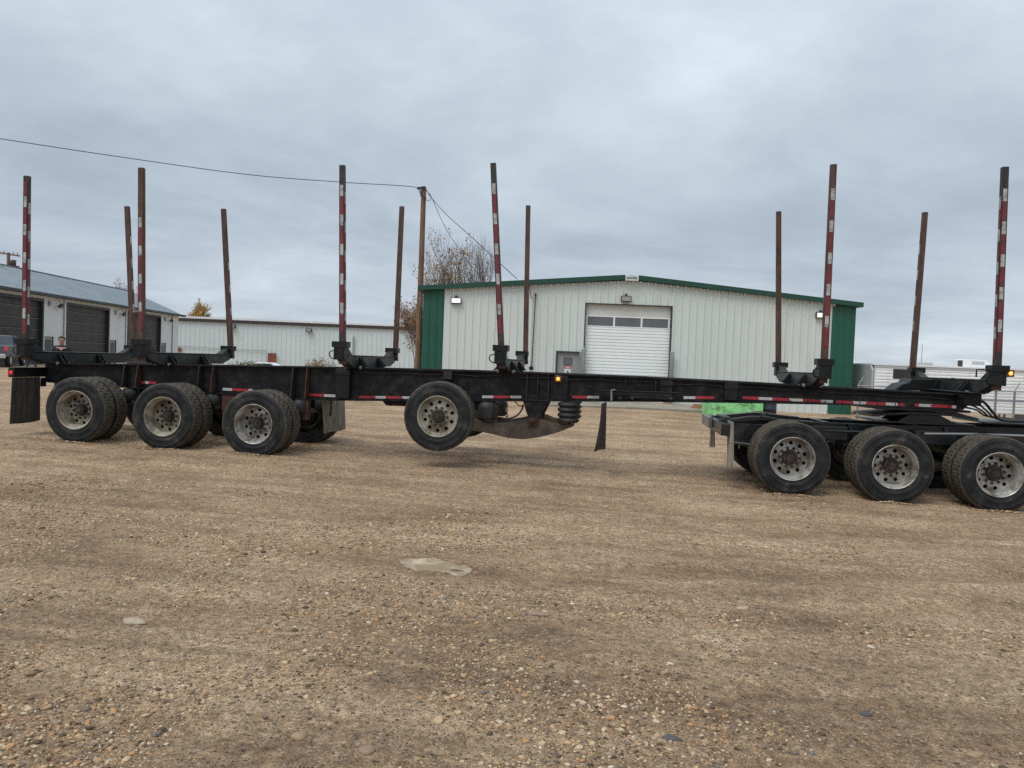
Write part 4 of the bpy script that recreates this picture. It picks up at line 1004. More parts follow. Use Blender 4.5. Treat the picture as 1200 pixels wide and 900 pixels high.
def hub_mesh(deep, m, style):
    mb = MB(); y = deep - .020
    for i in range(10):
        a = 2 * math.pi * (i + .5) / 10; c = (.138 * math.cos(a), y, .138 * math.sin(a))
        mb.lathe([(.0, -.042), (.010, -.042), (.012, -.026), (.019, -.024), (.021, 0)], m, 6, c, smooth=False)
    if style == 'trailer':
        mb.lathe([(0, -.100), (.040, -.100), (.046, -.092), (.046, -.078), (.074, -.078), (.078, -.070), (.078, -.035), (.096, -.035), (.098, -.028), (.098, 0)], m, 28, (0, y, 0), smooth=False)
        mb.lathe([(0, -.106), (.018, -.106), (.020, -.099)], 'hub_brown', 10, (0, y, 0), smooth=False)
        for i in range(6):
            a = 2 * math.pi * i / 6; mb.lathe([(0, -.086), (.008, -.086), (.008, -.077)], m, 6, (.062 * math.cos(a), y, .062 * math.sin(a)), smooth=False)
    else:
        mb.lathe([(0, -.068), (.05, -.068), (.056, -.056), (.094, -.052), (.104, -.044), (.106, -.01), (.11, 0)], m, 28, (0, y, 0), smooth=False)
        for i in range(8):
            a = 2 * math.pi * i / 8; mb.lathe([(0, -.063), (.012, -.063), (.013, -.05)], m, 6, (.08 * math.cos(a), y, .08 * math.sin(a)), smooth=False)
    return mb
def inner_rim():
    mb = MB(); mb.lathe([(.300, .03), (.312, .008), (.300, .0), (.285, .02), (.262, .06), (.25, .12), (.0, .13)], 'cream_rim', 48); return mb
TY = None
def wheel(parent, kind, rm, hm, style):
    global TY
    w = empty('wheel', (0, 0, 0), 0, parent=parent)
    if TY is None: TY = obj('tyre', tyre_mesh(), w); t = TY
    else: t = TY.copy(); COL.objects.link(t); t.parent = w
    if kind == 'inner': obj('rim', inner_rim(), w)
    else:
        r_, dp = outer_rim(kind, rm); obj('rim', r_, w); obj('hub', hub_mesh(dp, hm, style), w)
    return w
def copy_part(o, parent):
    c = o.copy(); COL.objects.link(c); c.parent = parent
    for ch in list(o.children): k = ch.copy(); COL.objects.link(k); k.parent = c
    return c
YO, YC = 11.25, 12.55
def gnd(x): return float(gz(x, 11.4))

# ------------------------------------------------------------------ the log trailer
T0 = Vector((-2.0, YC, gnd(-2.0)))
tr = empty('log_trailer', T0, 0, 'long black log trailer with twelve tall stakes, half of them taped red and white', 'log trailer')
def tobj(name, mb, parent=None, bevel=0.): return obj(name, mb, parent or tr, org=T0, bevel=bevel)
proto = {}
def put(parent, root, kind, rm, hm, style, x, z, y_face, far, spin):
    key = (root.name, kind, rm)
    if key not in proto: w = proto[key] = wheel(root, kind, rm, hm, style)
    else: w = copy_part(proto[key], root)
    w.location = (x - root.location.x, y_face - root.location.y, z - root.location.z - (.012 if kind != 'single' else 0))
    w.rotation_euler = (0, spin, math.pi if far else 0)
    return w
YI = YO + .33
TRW = [(-8.41, .651), (-6.91, .617), (-5.41, .572)]
for i, (x, z) in enumerate(TRW):
    put(tr, tr, 'dual', 'cream_rim' if i < 2 else 'alu_rim', 'hub_oily', 'trailer', x, z, YO, False, i * .7 + .2)
    put(tr, tr, 'inner', 'cream_rim', None, None, x, z, YI, False, i * .4)
    put(tr, tr, 'dual', 'cream_rim', 'hub_oily', 'trailer', x, z, 2 * YC - YO, True, i)
    put(tr, tr, 'inner', 'cream_rim', None, None, x, z, 2 * YC - YI, True, i)
LX, LZ = -2.51, .815
put(tr, tr, 'single', 'cream_rim', 'hub_oily', 'trailer', LX, LZ, YO, False, .35)
put(tr, tr, 'single', 'cream_rim', 'hub_oily', 'trailer', LX, LZ, 2 * YC - YO, True, .35)
for x, z in TRW + [(LX, LZ)]:
    mb = MB(); mb.tube([(x, YO + .12, z), (x, 2 * YC - YO - .12, z)], .065, 'rusty_black', 14); 
    for s_ in (-1, 1): mb.lathe([(0, -.1), (.2, -.1), (.21, .06), (.09, .1)], 'rusty_black', 24, (x, YC + s_ * .78, z))
    tobj('axle', mb)

# main beams: outlines read off the photograph on the plane of the near beam
BY = 12.05
topP = [(-9.56, 1.345), (-8.2, 1.385), (-6.97, 1.42), (-5.5, 1.455), (-4.03, 1.487), (-2.6, 1.508), (-1.51, 1.52), (.62, 1.521), (2.41, 1.499), (3.65, 1.478), (5.09, 1.455)]
botP = [(-9.56, 1.06), (-9.45, 1.02), (-8.5, 1.0), (-8.03, .99), (-6.96, .968), (-4.58, .932), (-4.0, .948), (-2.6, 1.005), (-1.5, 1.055), (.63, 1.141), (2.42, 1.196), (3.66, 1.225), (5.10, 1.222)]
def interp(P, x): return float(np.interp(x, [p[0] for p in P], [p[1] for p in P]))
xsb = sorted(set([p[0] for p in topP] + [p[0] for p in botP]))
def main_beam(yb, s_):
    mb = MB()
    for xa, xb in zip(xsb, xsb[1:]):
        ta, tb_, ba, bb = interp(topP, xa), interp(topP, xb), interp(botP, xa), interp(botP, xb)
        for y0, y1, fa_, fb_ in ((yb - .008, yb + .008, ((ba + .019, ta - .019)), ((bb + .019, tb_ - .019))),
                                 (yb - .075, yb + .075, ((ta - .019, ta)), ((tb_ - .019, tb_))), (yb - .075, yb + .075, ((ba, ba + .019)), ((bb, bb + .019)))):
            v = [(xa, y0, fa_[0]), (xa, y1, fa_[0]), (xa, y1, fa_[1]), (xa, y0, fa_[1]), (xb, y0, fb_[0]), (xb, y1, fb_[0]), (xb, y1, fb_[1]), (xb, y0, fb_[1])]
            mb.add(v, [(0, 1, 2, 3), (7, 6, 5, 4), (0, 4, 5, 1), (1, 5, 6, 2), (2, 6, 7, 3), (3, 7, 4, 0)], 'black_beam')
    return tobj('main_beam', mb)
nb_ = main_beam(BY, -1); fb_ = main_beam(2 * YC - BY, 1)
def stiff(x, m, w0=.10, w1=.17, th=.014, parent=nb_, s_=-1, yb=BY, lowz=None):
    t_, b_ = interp(topP, x) - .022, interp(botP, x) + .022
    if lowz: b_ = lowz
    mb = MB(); mb.prism([(x, yb + s_ * .009, t_), (x, yb + s_ * w0, t_), (x, yb + s_ * w1, b_), (x, yb + s_ * .009, b_)], (th, 0, 0), m); tobj('stiffener', mb, parent)
for xc in (-8.05, -6.72, -5.10):
    stiff(xc, 'rusty_black'); stiff(xc + .24, 'rust')
    for s_, yb, par in ((1, 2 * YC - BY, fb_),): stiff(xc, 'rusty_black', s_=1, yb=yb, parent=par); stiff(xc + .24, 'rust', s_=1, yb=yb, parent=par)
for x, m in ((-1.27, 'rust'), (-1.10, 'rusty_black'), (-.93, 'rusty_black'), (.72, 'rusty_black')): stiff(x, m, .06, .07)
def bracket(x0, x1, zt, zb, m, d=.11, cap=True):
    mb = MB(); mb.box(x0, x1, BY - d, BY - .009, zb, zt, m)
    if cap: mb.box(x0 - .012, x1 + .012, BY - d - .012, BY - .02, zt - .10, zt - .03, m)
    tobj('bracket', mb, nb_, bevel=.006)
bracket(-4.36, -4.13, 1.46, .98, 'black_paint'); bracket(-2.60, -2.46, 1.485, 1.36, 'rusty_black', .09, False)
bracket(-.84, -.62, 1.49, 1.11, 'black_paint', .08); bracket(.80, .98, 1.49, 1.18, 'black_beam', .08); bracket(1.76, 1.95, 1.485, 1.22, 'black_paint', .09)
# reflective strips: (pixel ranges, row) on the web face
def strip(segs, ya, yb_, x_first, x_last, h_=.042):
    mb = MB()
    for a, b_, c in segs:
        fa_ = (a - x_first) / max(1, x_last - x_first); fb2 = (b_ - x_first) / max(1, x_last - x_first)
        p0 = PY(a, ya + (yb_ - ya) * fa_, BY - .078); p1 = PY(b_, ya + (yb_ - ya) * fb2, BY - .078)
        yy0, yy1 = BY - .0125, BY - .0085
        p0 = PY(a, ya + (yb_ - ya) * fa_, yy0); p1 = PY(b_, ya + (yb_ - ya) * fb2, yy0)
        m = 'frame_tape_white' if c == 'w' else 'frame_tape_red'
        v = [(p0[0], yy0, p0[2] - h_ / 2), (p1[0], yy0, p1[2] - h_ / 2), (p1[0], yy0, p1[2] + h_ / 2), (p0[0], yy0, p0[2] + h_ / 2)]
        mb.add(v + [(q[0], yy1, q[2]) for q in v], [(0, 1, 2, 3), (0, 4, 5, 1), (1, 5, 6, 2), (2, 6, 7, 3), (3, 7, 4, 0)], m)
    tobj('reflective_tape', mb, nb_)
strip([(163, 170, 'r'), (170, 174, 'w'), (174, 183, 'r')], 448, 448.5, 163, 183)
strip([(261, 272, 'w'), (272, 291, 'r'), (291, 296, 'w')], 456, 457.5, 261, 296)
strip([(362, 380, 'r'), (380, 393, 'w')], 462.5, 464, 362, 393)
strip([(421, 440, 'r'), (440, 452, 'w'), (452, 471, 'r'), (471, 480, 'w')], 465.3, 466, 421, 480)
strip([(565, 578, 'w'), (578, 598, 'r'), (598, 611, 'w')], 465, 465.3, 565, 611)
strip([(671, 688, 'r'), (688, 702, 'w')], 465.3, 465.5, 671, 702)
strip([(801, 815, 'w'), (815, 837, 'r')], 466, 466, 801, 837)
strip([(870, 889, 'r'), (889, 905, 'w'), (905, 924, 'r'), (925, 941, 'w'), (942, 962, 'r'), (962, 976, 'w'), (980, 1000, 'r'), (1000, 1015, 'w'), (1015, 1038, 'r'), (1038, 1052, 'w'), (1053, 1060, 'r')], 466, 474.3, 870, 1060)
strip([(1072, 1077, 'r'), (1077, 1092, 'w'), (1092, 1116, 'r'), (1116, 1121, 'w')], 474.5, 477, 1072, 1121)
# crossmembers
for x in (-9.0, -7.6, -6.2, -4.6, -3.4, -2.0, -.8, .9, 2.4, 3.6):
    t_, b_ = interp(topP, x), interp(botP, x); mb = MB(); mb.box(x - .05, x + .05, BY + .01, 2 * YC - BY - .01, b_ + .06, t_ - .08, 'black_beam'); tobj('crossmember', mb)

# bunks with stakes
def stake(parent, top, bot, m_top, tape, tape_side, seed, wx=.088, wy=.08, upper=0., end=.06, lead=False):
    """square steel tube with conspicuity tape; tape = (start below the top, period, white length)"""
    mb = MB(); top = Vector(top); bot = Vector(bot); mb.beam(bot, top, wx, wy, m_top, wx * .9, wy * .9, up=(0, 1, 0))
    d = (bot - top); L = d.length; d.normalize(); rr = random.Random(seed)
    xax = Vector((1, 0, 0)); 
    if tape:
        s0, per, wl = tape; q = s0; 
        if 'x' not in tape_side and lead: mb.prism([tuple(top + d * (s0 - .24) + Vector((-.025, -(wy * .475 + .004), 0))), tuple(top + d * (s0 - .24) + Vector((.025, -(wy * .475 + .004), 0))), tuple(top + d * (s0 - .004) + Vector((.025, -(wy * .475 + .004), 0))), tuple(top + d * (s0 - .004) + Vector((-.025, -(wy * .475 + .004), 0)))], (0, .003, 0), 'tape_red')
        while q < L - .72:
            segs = [(q, q + wl, 'tape_white'), (q + wl + .004, min(q + per - .004, L - .42), 'tape_red')]
            for a, b_, m in segs:
                if b_ - a < .02 or (m == 'tape_red' and 'x' in tape_side): continue
                for side in tape_side.replace('x', ''):
                    sh = .0 if side == 'f' else .10
                    ca, cb = top + d * (a + sh), top + d * (b_ + sh)
                    if (b_ + sh) > L - .36: continue
                    w = .05
                    if side in ('f', 'b'):
                        sg = -1 if side == 'f' else 1; y = sg * (wy * .475 + .004)
                        pts = [(ca.x - w / 2, ca.y + y, ca.z), (ca.x + w / 2, ca.y + y, ca.z), (cb.x + w / 2, cb.y + y, cb.z), (cb.x - w / 2, cb.y + y, cb.z)]; ex = (0, -sg * .003, 0)
                    else:
                        sg = 1 if side == 'r' else -1; x = sg * (wx * .475 + .004)
                        pts = [(ca.x + x, ca.y - w / 2, ca.z), (ca.x + x, ca.y + w / 2, ca.z), (cb.x + x, cb.y + w / 2, cb.z), (cb.x + x, cb.y - w / 2, cb.z)]; ex = (-sg * .003, 0, 0)
                    mb.prism(pts, ex, m)
            q += per
        if s0 > .25 and tape_side:      # red lead-in above the first white patch
            pass
    return tobj('stake', mb, parent)
ST = [ # near stake pixels (top x, top y, bottom x), far stake pixels, material, tape
    dict(n=(32, 206.5, 30), f=(149, 242, 156), m='stake_dark', fm='stake_brown', t=(.33, .445, .17), side='fr', fs='r'),
    dict(n=(166, 197, 166), f=(262, 245, 270), m='stake_brown', fm='stake_brown', t=(.78, .44, .15), side='f', fs='r'),
    dict(n=(401.4, 194, 401.6), f=(471, 242, 469), m='stake_dark', fm='stake_brown', t=(.30, .445, .17), side='fr', fs=''),
    dict(n=(578, 191.5, 587.5), f=(619, 241, 617), m='stake_dark', fm='stake_brown', t=(.30, .445, .16), side='f', fs=''),
    dict(n=(976.7, 193, 967), f=(912.5, 248, 913), m='stake_brown', fm='stake_brown', t=(.34, .445, .16), side='f', fs=''),
    dict(n=(1177.5, 196, 1170), f=(1084, 249, 1071), m='stake_dark', fm='stake_brown', t=(.30, .445, .17), side='fl', fs='l')]
BXs = [-9.36, -7.35, -4.07, -1.60, 3.02, 5.31]
for i, (bx, s_) in enumerate(zip(BXs, ST)):
    bt = interp(topP, bx)
    if i == 5: bt += .03
    bk = empty('bunk', (bx - T0.x, 0, bt - T0.z), 0, parent=tr); bo = Vector((bx, YC, bt))
    def bobj(name, mb, bevel=0.): return obj(name, mb, bk, org=bo, bevel=bevel)
    YB = 12.74; mb = MB(); y0, y1 = 11.40, 2 * YB - 11.40; w = .075; y1 = 2 * YB - 11.40
    pl = [(bx - w, y0, bt + .185), (bx - w, y1, bt + .185), (bx - w, y1, bt + .10), (bx - w, y1 - .28, bt + .015), (bx - w, y0 + .28, bt + .015), (bx - w, y0, bt + .10)]
    mb.prism(pl, (2 * w, 0, 0), 'bolster_paint')
    mb.box(bx - w - .02, bx + w + .02, y0 + .02, y1 - .02, bt + .186, bt + .2, 'bolster_paint'); mb.box(bx - w - .03, bx + w + .03, BY - .3, 2 * YC - BY + .3, bt + .001, bt + .014, 'bolster_paint')
    bobj('bolster', mb, .006)
    for yb in (BY - .05, BY + .05, 2 * YC - BY - .05, 2 * YC - BY + .05):
        for sg in (-1, 1):
            mb = MB(); mb.prism([(bx + sg * (w + .002), yb - .008, bt + .17), (bx + sg * (w + .13), yb - .008, bt + .016), (bx + sg * (w + .002), yb - .008, bt + .016)], (0, .016, 0), 'black_paint')
            bobj('gusset', mb)
    for far in (0, 1):
        q = (lambda y: 2 * YB - y) if far else (lambda y: y)
        def yb2(a, b_): a, b_ = q(a), q(b_); return min(a, b_), max(a, b_)
        zt = bt + (.40 if not far else .36); zb = bt + .12
        mb = MB(); a, b_ = yb2(11.25, 11.42); mb.box(bx - .085, bx + .085, a, b_, zb, zt - .05, 'black_paint')
        a, b_ = yb2(11.235, 11.435); mb.box(bx - .115, bx + .115, a, b_, zt - .09, zt, 'black_paint')
        for sg in (-1, 1): a, b_ = yb2(11.243, 11.249); mb.box(bx + sg * .06 - .012, bx + sg * .06 + .012, a, b_, zb + .02, zt - .1, 'black_paint')
        bobj('pocket', mb, .006)
        mb = MB(); p0 = q(11.43); p1 = q(11.70); mb.prism([(bx - .06, p0, zt - .05), (bx - .06, p1, bt + .2), (bx - .06, p0, bt + .2)], (.12, 0, 0), 'bolster_paint'); bobj('knee_brace', mb, .004)
        top = s_['f' if far else 'n']; yy = 2 * YB - 11.33 if far else 11.33
        pt_ = PY(top[0], top[1], yy); xb = PY(top[2], 400, yy)[0] if not far else PY(top[2], 404, yy)[0]
        zl_ = bt + .40
        xb = bx + max(-.06, min(.06, xb - bx)) if True else xb
        dx = (pt_[0] - xb); dz = pt_[2] - zl_
        zbt = bt + .055 if not far else bt + .12
        bot = (xb - dx / dz * (zl_ - zbt), yy, zbt); tp = (pt_[0], yy, pt_[2])
        tobj_parent = bk
        mbs = stake(bk, tp, bot, s_['fm'] if far else s_['m'], (s_['t'][0] + (.15 if far else 0), s_['t'][1], s_['t'][2]), (s_['fs'] + 'x') if far else s_['side'], i * 2 + far, lead=(i == 0 and not far))
        # stake() measured from T0; shift to the bunk's frame
        for vtx in mbs.data.vertices: vtx.co += Vector(T0) - bo
        mb = MB(); mb.beam((bot[0], yy, bot[2] - .0), (bot[0] + .001, yy, bot[2] + .07), .094, .086, 'rust', up=(0, 1, 0)); bobj('stake_foot', mb)
    # lock pin ring
    mb = MB(); mb.tube(cable([(bx - .09, 11.30, bt + .26), (bx - .15, 11.28, bt + .24), (bx - .16, 11.28, bt + .18), (bx - .12, 11.29, bt + .14), (bx - .09, 11.30, bt + .14)], 0, 5), .009, 'black_paint', 6); bobj('lock_pin', mb)
    mb = MB()
    for yb in (BY - .13, BY + .13, 2 * YC - BY + .13):
        for sg in (-1, 1): mb.lathe([(0, -.05), (.016, -.05), (.018, -.03), (.03, -.03), (.03, 0), (0, 0)], 'steel_grey', 8, (bx + sg * .12, yb, bt + .03), axis='Z', smooth=False)
    bobj('bolt', mb)

# rear end: bumper, lamps, mud flaps
mb = MB(); mb.box(-9.62, -9.52, 11.30, 2 * YC - 11.30, 1.115, 1.265, 'black_paint'); mb.box(-9.70, -9.515, 11.30, 2 * YC - 11.30, 1.266, 1.276, 'black_paint'); bp_ = tobj('rear_bumper', mb, bevel=.004)
for y in (11.34, 2 * YC - 11.34):
    for xo, rr_ in ((-9.63, .045),):
        mb = MB(); sg = -1 if y < YC else 1; mb.lathe([(0, .010 * sg), (.028, .008 * sg), (.034, 0)], 'red_lamp', 20, (-9.575, y + .041 * sg, 1.19)); tobj('tail_light', mb, bp_)
    mb = MB(); mb.box(-9.64, -9.622, y - .03, y + .10, 1.14, 1.24, 'red_lamp'); tobj('tail_light', mb, bp_)
mb = MB(); mb.box(-9.5, -9.2, BY - .085, BY - .01, 1.03, 1.09, 'frame_tape_red'); 
def flap(name, x, y0, y1, z0, z1, m, flare=0., curl=.03, parent=None, xoff=0., shear=0.):
    mb = MB(); n, k = 8, 6; v = []
    for j in range(k + 1):
        t = j / k; z = z1 + (z0 - z1) * t
        for i in range(n + 1):
            u = i / n; yy = y0 + (y1 - y0) * u + flare * (u - .5) * 2 * t; xx = x + xoff * t + shear * (1 - u) * (.45 + .55 * t * t) + curl * math.sin(u * 7 + x) * t + .012 * math.sin(u * 19)
            v.append((xx, yy, z + .012 * math.sin(u * 5 + x) * t))
    m_ = len(v); v2 = [(a + .009, b_, c) for a, b_, c in v]
    f = [(j * (n + 1) + i, j * (n + 1) + i + 1, (j + 1) * (n + 1) + i + 1, (j + 1) * (n + 1) + i) for j in range(k) for i in range(n)]
    f2 = [tuple(m_ + q for q in ff[::-1]) for ff in f]
    ed = [(i + 1, i, m_ + i, m_ + i + 1) for i in range(n)] + [(k * (n + 1) + i, k * (n + 1) + i + 1, m_ + k * (n + 1) + i + 1, m_ + k * (n + 1) + i) for i in range(n)]
    ed += [(j * (n + 1), (j + 1) * (n + 1), m_ + (j + 1) * (n + 1), m_ + j * (n + 1)) for j in range(k)] + [((j + 1) * (n + 1) + n, j * (n + 1) + n, m_ + j * (n + 1) + n, m_ + (j + 1) * (n + 1) + n) for j in range(k)]
    mb.add(v + v2, f + f2 + ed, m, False); return mb
tobj('mud_flap', flap('', -9.57, 11.32, 11.93, .36, 1.11, 'rubber_flap', .04))
tobj('mud_flap', flap('', -9.57, 13.17, 13.78, .36, 1.11, 'rubber_flap', .04))
tobj('mud_flap', flap('', -4.84, 12.62, 13.72, .31, .93, 'rubber_flap_dusty', .0, .05))
tobj('mud_flap', flap('', -.02, 11.60, 12.15, .37, 1.10, 'rubber_flap', .0, .02, shear=-.15))
for y0, y1, x in ((11.32, 12.0, -9.5),): 
    mb = MB(); mb.box(-9.53, -9.50, 11.9, 12.0, .95, 1.1, 'black_paint'); tobj('flap_hanger', mb)
# suspension hangers of the tridem
for xc, hw_ in ((-9.05, .08), (-7.62, .06), (-6.22, .11), (-4.88, .055)):
    for yb in (BY, 2 * YC - BY):
        zt = interp(botP, xc); rusty = 'rust' if xc > -7 and yb == BY else 'rusty_black'
        mb = MB(); mb.prism([(xc - hw_, yb - .06, zt), (xc + hw_, yb - .06, zt), (xc + hw_ * .8, yb - .06, zt - .34), (xc - hw_ * .8, yb - .06, zt - .34)], (0, .12, 0), rusty); tobj('hanger', mb, bevel=.006)
for x, z in TRW:
    for yb in (BY, 2 * YC - BY):
        mb = MB(); mb.beam((x - .72, yb, z + .02), (x, yb, z + .11), .09, .07, 'rusty_black'); mb.beam((x, yb, z + .11), (x + .42, yb, z + .10), .09, .06, 'rusty_black'); tobj('spring_arm', mb)
        zt = interp(botP, x + .4); mb = MB(); mb.lathe([(.0, z + .13), (.10, z + .13), (.14, z + .17), (.14, zt - .06), (.10, zt - .01), (0, zt - .01)], 'rubber', 20, (x + .42, yb, 0), axis='Z'); tobj('air_spring', mb)
# lift axle
for yb, nm in ((BY - .0, 0), (2 * YC - BY, 1)):
    q0 = lambda px, py: PY(px, py, BY - .08)
    upx = [(555, 491), (570, 494.5), (590, 496.5), (606, 494), (622, 489.5), (634, 491), (645, 495.5), (658, 497.5), (673, 497)]
    dnx = [(672, 499.5), (660, 504.5), (648, 508.5), (632, 512.5), (612, 514.8), (596, 513.5), (580, 509.5), (566, 506.5), (553, 505)]
    poly = [q0(*p_) for p_ in upx + dnx]; off_y = (yb - BY)
    mb = MB(); poly = [(p_[0], BY - .08 + off_y, p_[2]) for p_ in poly]; mb.prism(poly, (0, .16, 0), 'rust_dusty'); arm = tobj('lift_arm', mb, bevel=.008)
    a, b_ = q0(645, 495.5), q0(673, 497)
    xa, xb = q0(653, 497)[0], q0(676, 497)[0]; zb = a[2] + .01; xc = (xa + xb) / 2 + .01; zt = interp(botP, xc) - .012
    n = 4; prof = [(0, zb)]
    hh = (zt - zb) / n
    for j in range(n):
        for t in np.linspace(.03, .97, 9): prof.append((.122 + .050 * math.sqrt(math.sin(t * math.pi)), zb + (j + t) * hh))
    prof.append((0, zt)); mb = MB(); mb.lathe(prof, 'rubber', 28, (xc, yb, 0), axis='Z'); tobj('air_spring', mb)
    mb = MB(); h1, h2 = q0(613, 469), q0(641, 469); zt = h1[2] - .01
    mb.prism([(h1[0], yb - .10, zt), (h2[0], yb - .10, zt), (h2[0] - .10, yb - .10, zt - .22), (h2[0] - .14, yb - .10, zt - .32), (h1[0] + .13, yb - .10, zt - .32), (h1[0] + .06, yb - .10, zt - .18)], (0, .2, 0), 'black_beam')
    mb.box(h1[0] - .02, h2[0] + .02, yb - .12, yb + .12, zt, zt + .03, 'black_paint'); tobj('hanger', mb, bevel=.006)
    pv = q0(624, 493.5); mb = MB(); mb.lathe([(0, -.05), (.022, -.05), (.022, -.035), (.048, -.032), (.055, 0), (0, 0)], 'rust', 16, (pv[0], yb - .10, pv[2])); mb.box(pv[0] - .07, pv[0] + .07, yb - .112, yb - .1, pv[2] - .07, pv[2] + .05, 'rust'); tobj('pivot', mb)
    mb = MB(); xl_ = q0(571, 480)[0]; mb.lathe([(0, .74), (.14, .74), (.17, .78), (.15, .86), (.175, .93), (.15, .99), (.12, 1.03), (0, 1.03)], 'rubber', 24, (xl_, yb + .02, 0), axis='Z'); tobj('air_spring', mb)
    ax = Vector((LX, yb, LZ)); mb = MB(); mb.beam(ax, Vector((q0(560, 499)[0], yb, q0(560, 499)[2])), .12, .16, 'rusty_black'); tobj('axle_seat', mb)
def chain(px, y0, y1, dep_y, n):
    p0, p1 = PY(px, y0, dep_y), PY(px, y1, dep_y); mb = MB()
    for k in range(n):
        c = Vector(p0).lerp(Vector(p1), (k + .5) / n); L = (p0[2] - p1[2]) / n * .68; pts = []
        for t in range(13):
            a = 2 * math.pi * t / 12; dx, dz = .018 * math.cos(a), L * math.sin(a)
            pts.append(c + (Vector((dx, 0, dz)) if k % 2 else Vector((0, dx, dz))))
        mb.tube(pts, .0065, 'rust', 5, caps=False)
    tobj('chain', mb)
chain(594, 471, 491, BY - .02, 7); chain(581.5, 471, 494, BY - .13, 8)
mb = MB(); mb.tube(cable([PY(613, 474, BY), PY(611, 481, BY - .02), PY(604, 488, BY - .05), PY(594, 490.5, BY - .04), PY(585, 489, BY)]), .014, 'rubber', 7)
mb.tube(cable([PY(603, 470, BY), PY(608, 475, BY), PY(614, 476, BY)]), .009, 'rust', 6); tobj('air_hose', mb)
# D-ring under the beam, rods on the web
mb = MB(); mb.tube([PY(452, 469.5, BY), PY(455, 474, BY), PY(457.5, 475, BY), PY(460, 474, BY), PY(464, 469.5, BY)], .014, 'black_paint', 7); tobj('tie_ring', mb, nb_)
q1 = lambda px, py, d=.10: PY(px, py, BY - d)
mb = MB(); mb.beam(q1(696, 460.5), q1(752, 461.5), .06, .05, 'black_paint'); mb.beam(q1(736, 463.5), q1(790, 466.5), .05, .06, 'black_paint')
mb.tube([q1(700, 457.3, .13), q1(799, 460.6, .13)], .011, 'black_paint', 8); mb.tube([q1(738, 460, .12), q1(786, 463.5, .12)], .011, 'rusty_black', 8)
mb.tube(cable([q1(690, 464), q1(690, 455), q1(692.5, 453), q1(694.5, 455), q1(694.5, 464)], 0, 4), .012, 'black_paint', 7)
mb.beam(q1(716.5, 457, .14), q1(716.5, 469.5, .14), .03, .012, 'steel_grey', up=(0, 1, 0)); mb.beam(q1(716.5, 457, .14), q1(721, 456.5, .14), .03, .02, 'steel_grey')
mb.tube([q1(733.3, 444.5), q1(733.3, 456)], .008, 'rusty_black', 6); mb.beam(q1(729.5, 452.4, .11), q1(737, 452.7, .11), .02, .012, 'black_paint'); mb.beam(q1(733.5, 453, .06), q1(733.5, 468, .06), .14, .05, 'black_paint', up=(0, 1, 0))
for px in (726.5, 741, 786): mb.lathe([(0, -.04), (.025, -.04), (.03, 0)], 'rusty_black', 10, tuple(q1(px, 467 if px < 750 else 467.5, .12)))
tobj('slack_adjuster_rods', mb, nb_)
mb = MB(); pts = []
for i, x in enumerate(np.linspace(-4.05, 5.0, 24)): pts.append((x, BY - .03, interp(topP, x) - .07 - (.018 if i % 2 else 0)))
mb.tube(cable(pts, 0, 3), .009, 'rubber', 6); tobj('air_line', mb, nb_)
mb = MB()
for x in np.linspace(-9.3, 5.0, 58): 
    mb.lathe([(0, -.014), (.010, -.014), (.012, 0)], 'rusty_black', 6, (x, BY - .010, interp(botP, x) + .045), smooth=False)
tobj('bolt_row', mb, nb_)
# marker lamps
def marker(px, py, Y, s=.05, parent=None):
    p = PY(px, py, Y); mb = MB(); mb.box(p[0] - s, p[0] + s, Y, Y + .05, p[2] - s, p[2] + s, 'amber_housing'); o = tobj('marker_light', mb, parent, .006)
    mb = MB(); mb.lathe([(0, -.022), (s * .35, -.016), (s * .55, 0)], 'amber_lit', 14, (p[0], Y - .001, p[2])); tobj('lens', mb, None) if parent else obj('lens', mb, o, org=T0)
marker(654, 444, BY - .14); marker(1184.5, 437.5, 11.30, .05)
p = PY(1178, 440, 11.33); mb = MB(); mb.box(p[0] - .05, p[0] + .07, 11.31, 11.36, p[2] - .02, p[2] + .02, 'black_paint'); tobj('lamp_bracket', mb)
# small white edge plate under the first bunk and front coupler
mb = MB()
x0, x1 = 4.30, 5.26; zt = interp(topP, 5.0)
mb.prism([(x0, BY + .01, 1.235), (x1 - .05, BY + .01, 1.225), (x1 + .02, BY + .01, 1.30), (x1, BY + .01, zt - .02), (x0, BY + .01, zt - .02)], (0, .98, 0), 'black_paint')
mb.box(3.95, 5.28, BY - .07, 2 * YC - BY + .07, 1.185, 1.218, 'black_paint'); tobj('upper_coupler', mb)
mb = MB(); mb.box(5.08, 5.32, 11.75, 13.35, 1.30, 1.47, 'black_paint'); mb.box(5.05, 5.24, 11.50, 13.6, 1.475, 1.50, 'black_paint'); tobj('front_crossmember', mb, bevel=.01)
mb = MB(); mb.lathe([(0, 0), (.045, 0), (.045, .1), (0, .1)], 'steel_grey', 16, (4.75, YC, 1.10), axis='Z'); tobj('kingpin', mb)
# side outrigger at the front bunk with handle
mb = MB(); a = PY(1145, 437, 11.4); mb.tube([(a[0], 11.42, a[2] - .06), (a[0], 11.42, a[2] + .05), (a[0] + .1, 11.42, a[2] + .05)], .012, 'black_paint', 7); tobj('pin_handle', mb)
mb = MB(); zz_ = interp(topP, 4.8); mb.prism([(4.62, 13.15, zz_), (5.25, 13.15, zz_), (5.25, 13.15, zz_ + .19), (4.88, 13.15, zz_ + .19), (4.84, 13.15, zz_ + .13), (4.74, 13.15, zz_ + .10)], (0, .5, 0), 'black_paint'); tobj('front_plate', mb, bevel=.01)
# air tank between the beams
mb = MB(); mb.lathe([(0, -.45), (.08, -.44), (.14, -.38), (.14, .38), (.08, .44), (0, .45)], 'black_paint', 20, (-3.3, YC, 1.0), axis='X'); tobj('air_tank', mb)

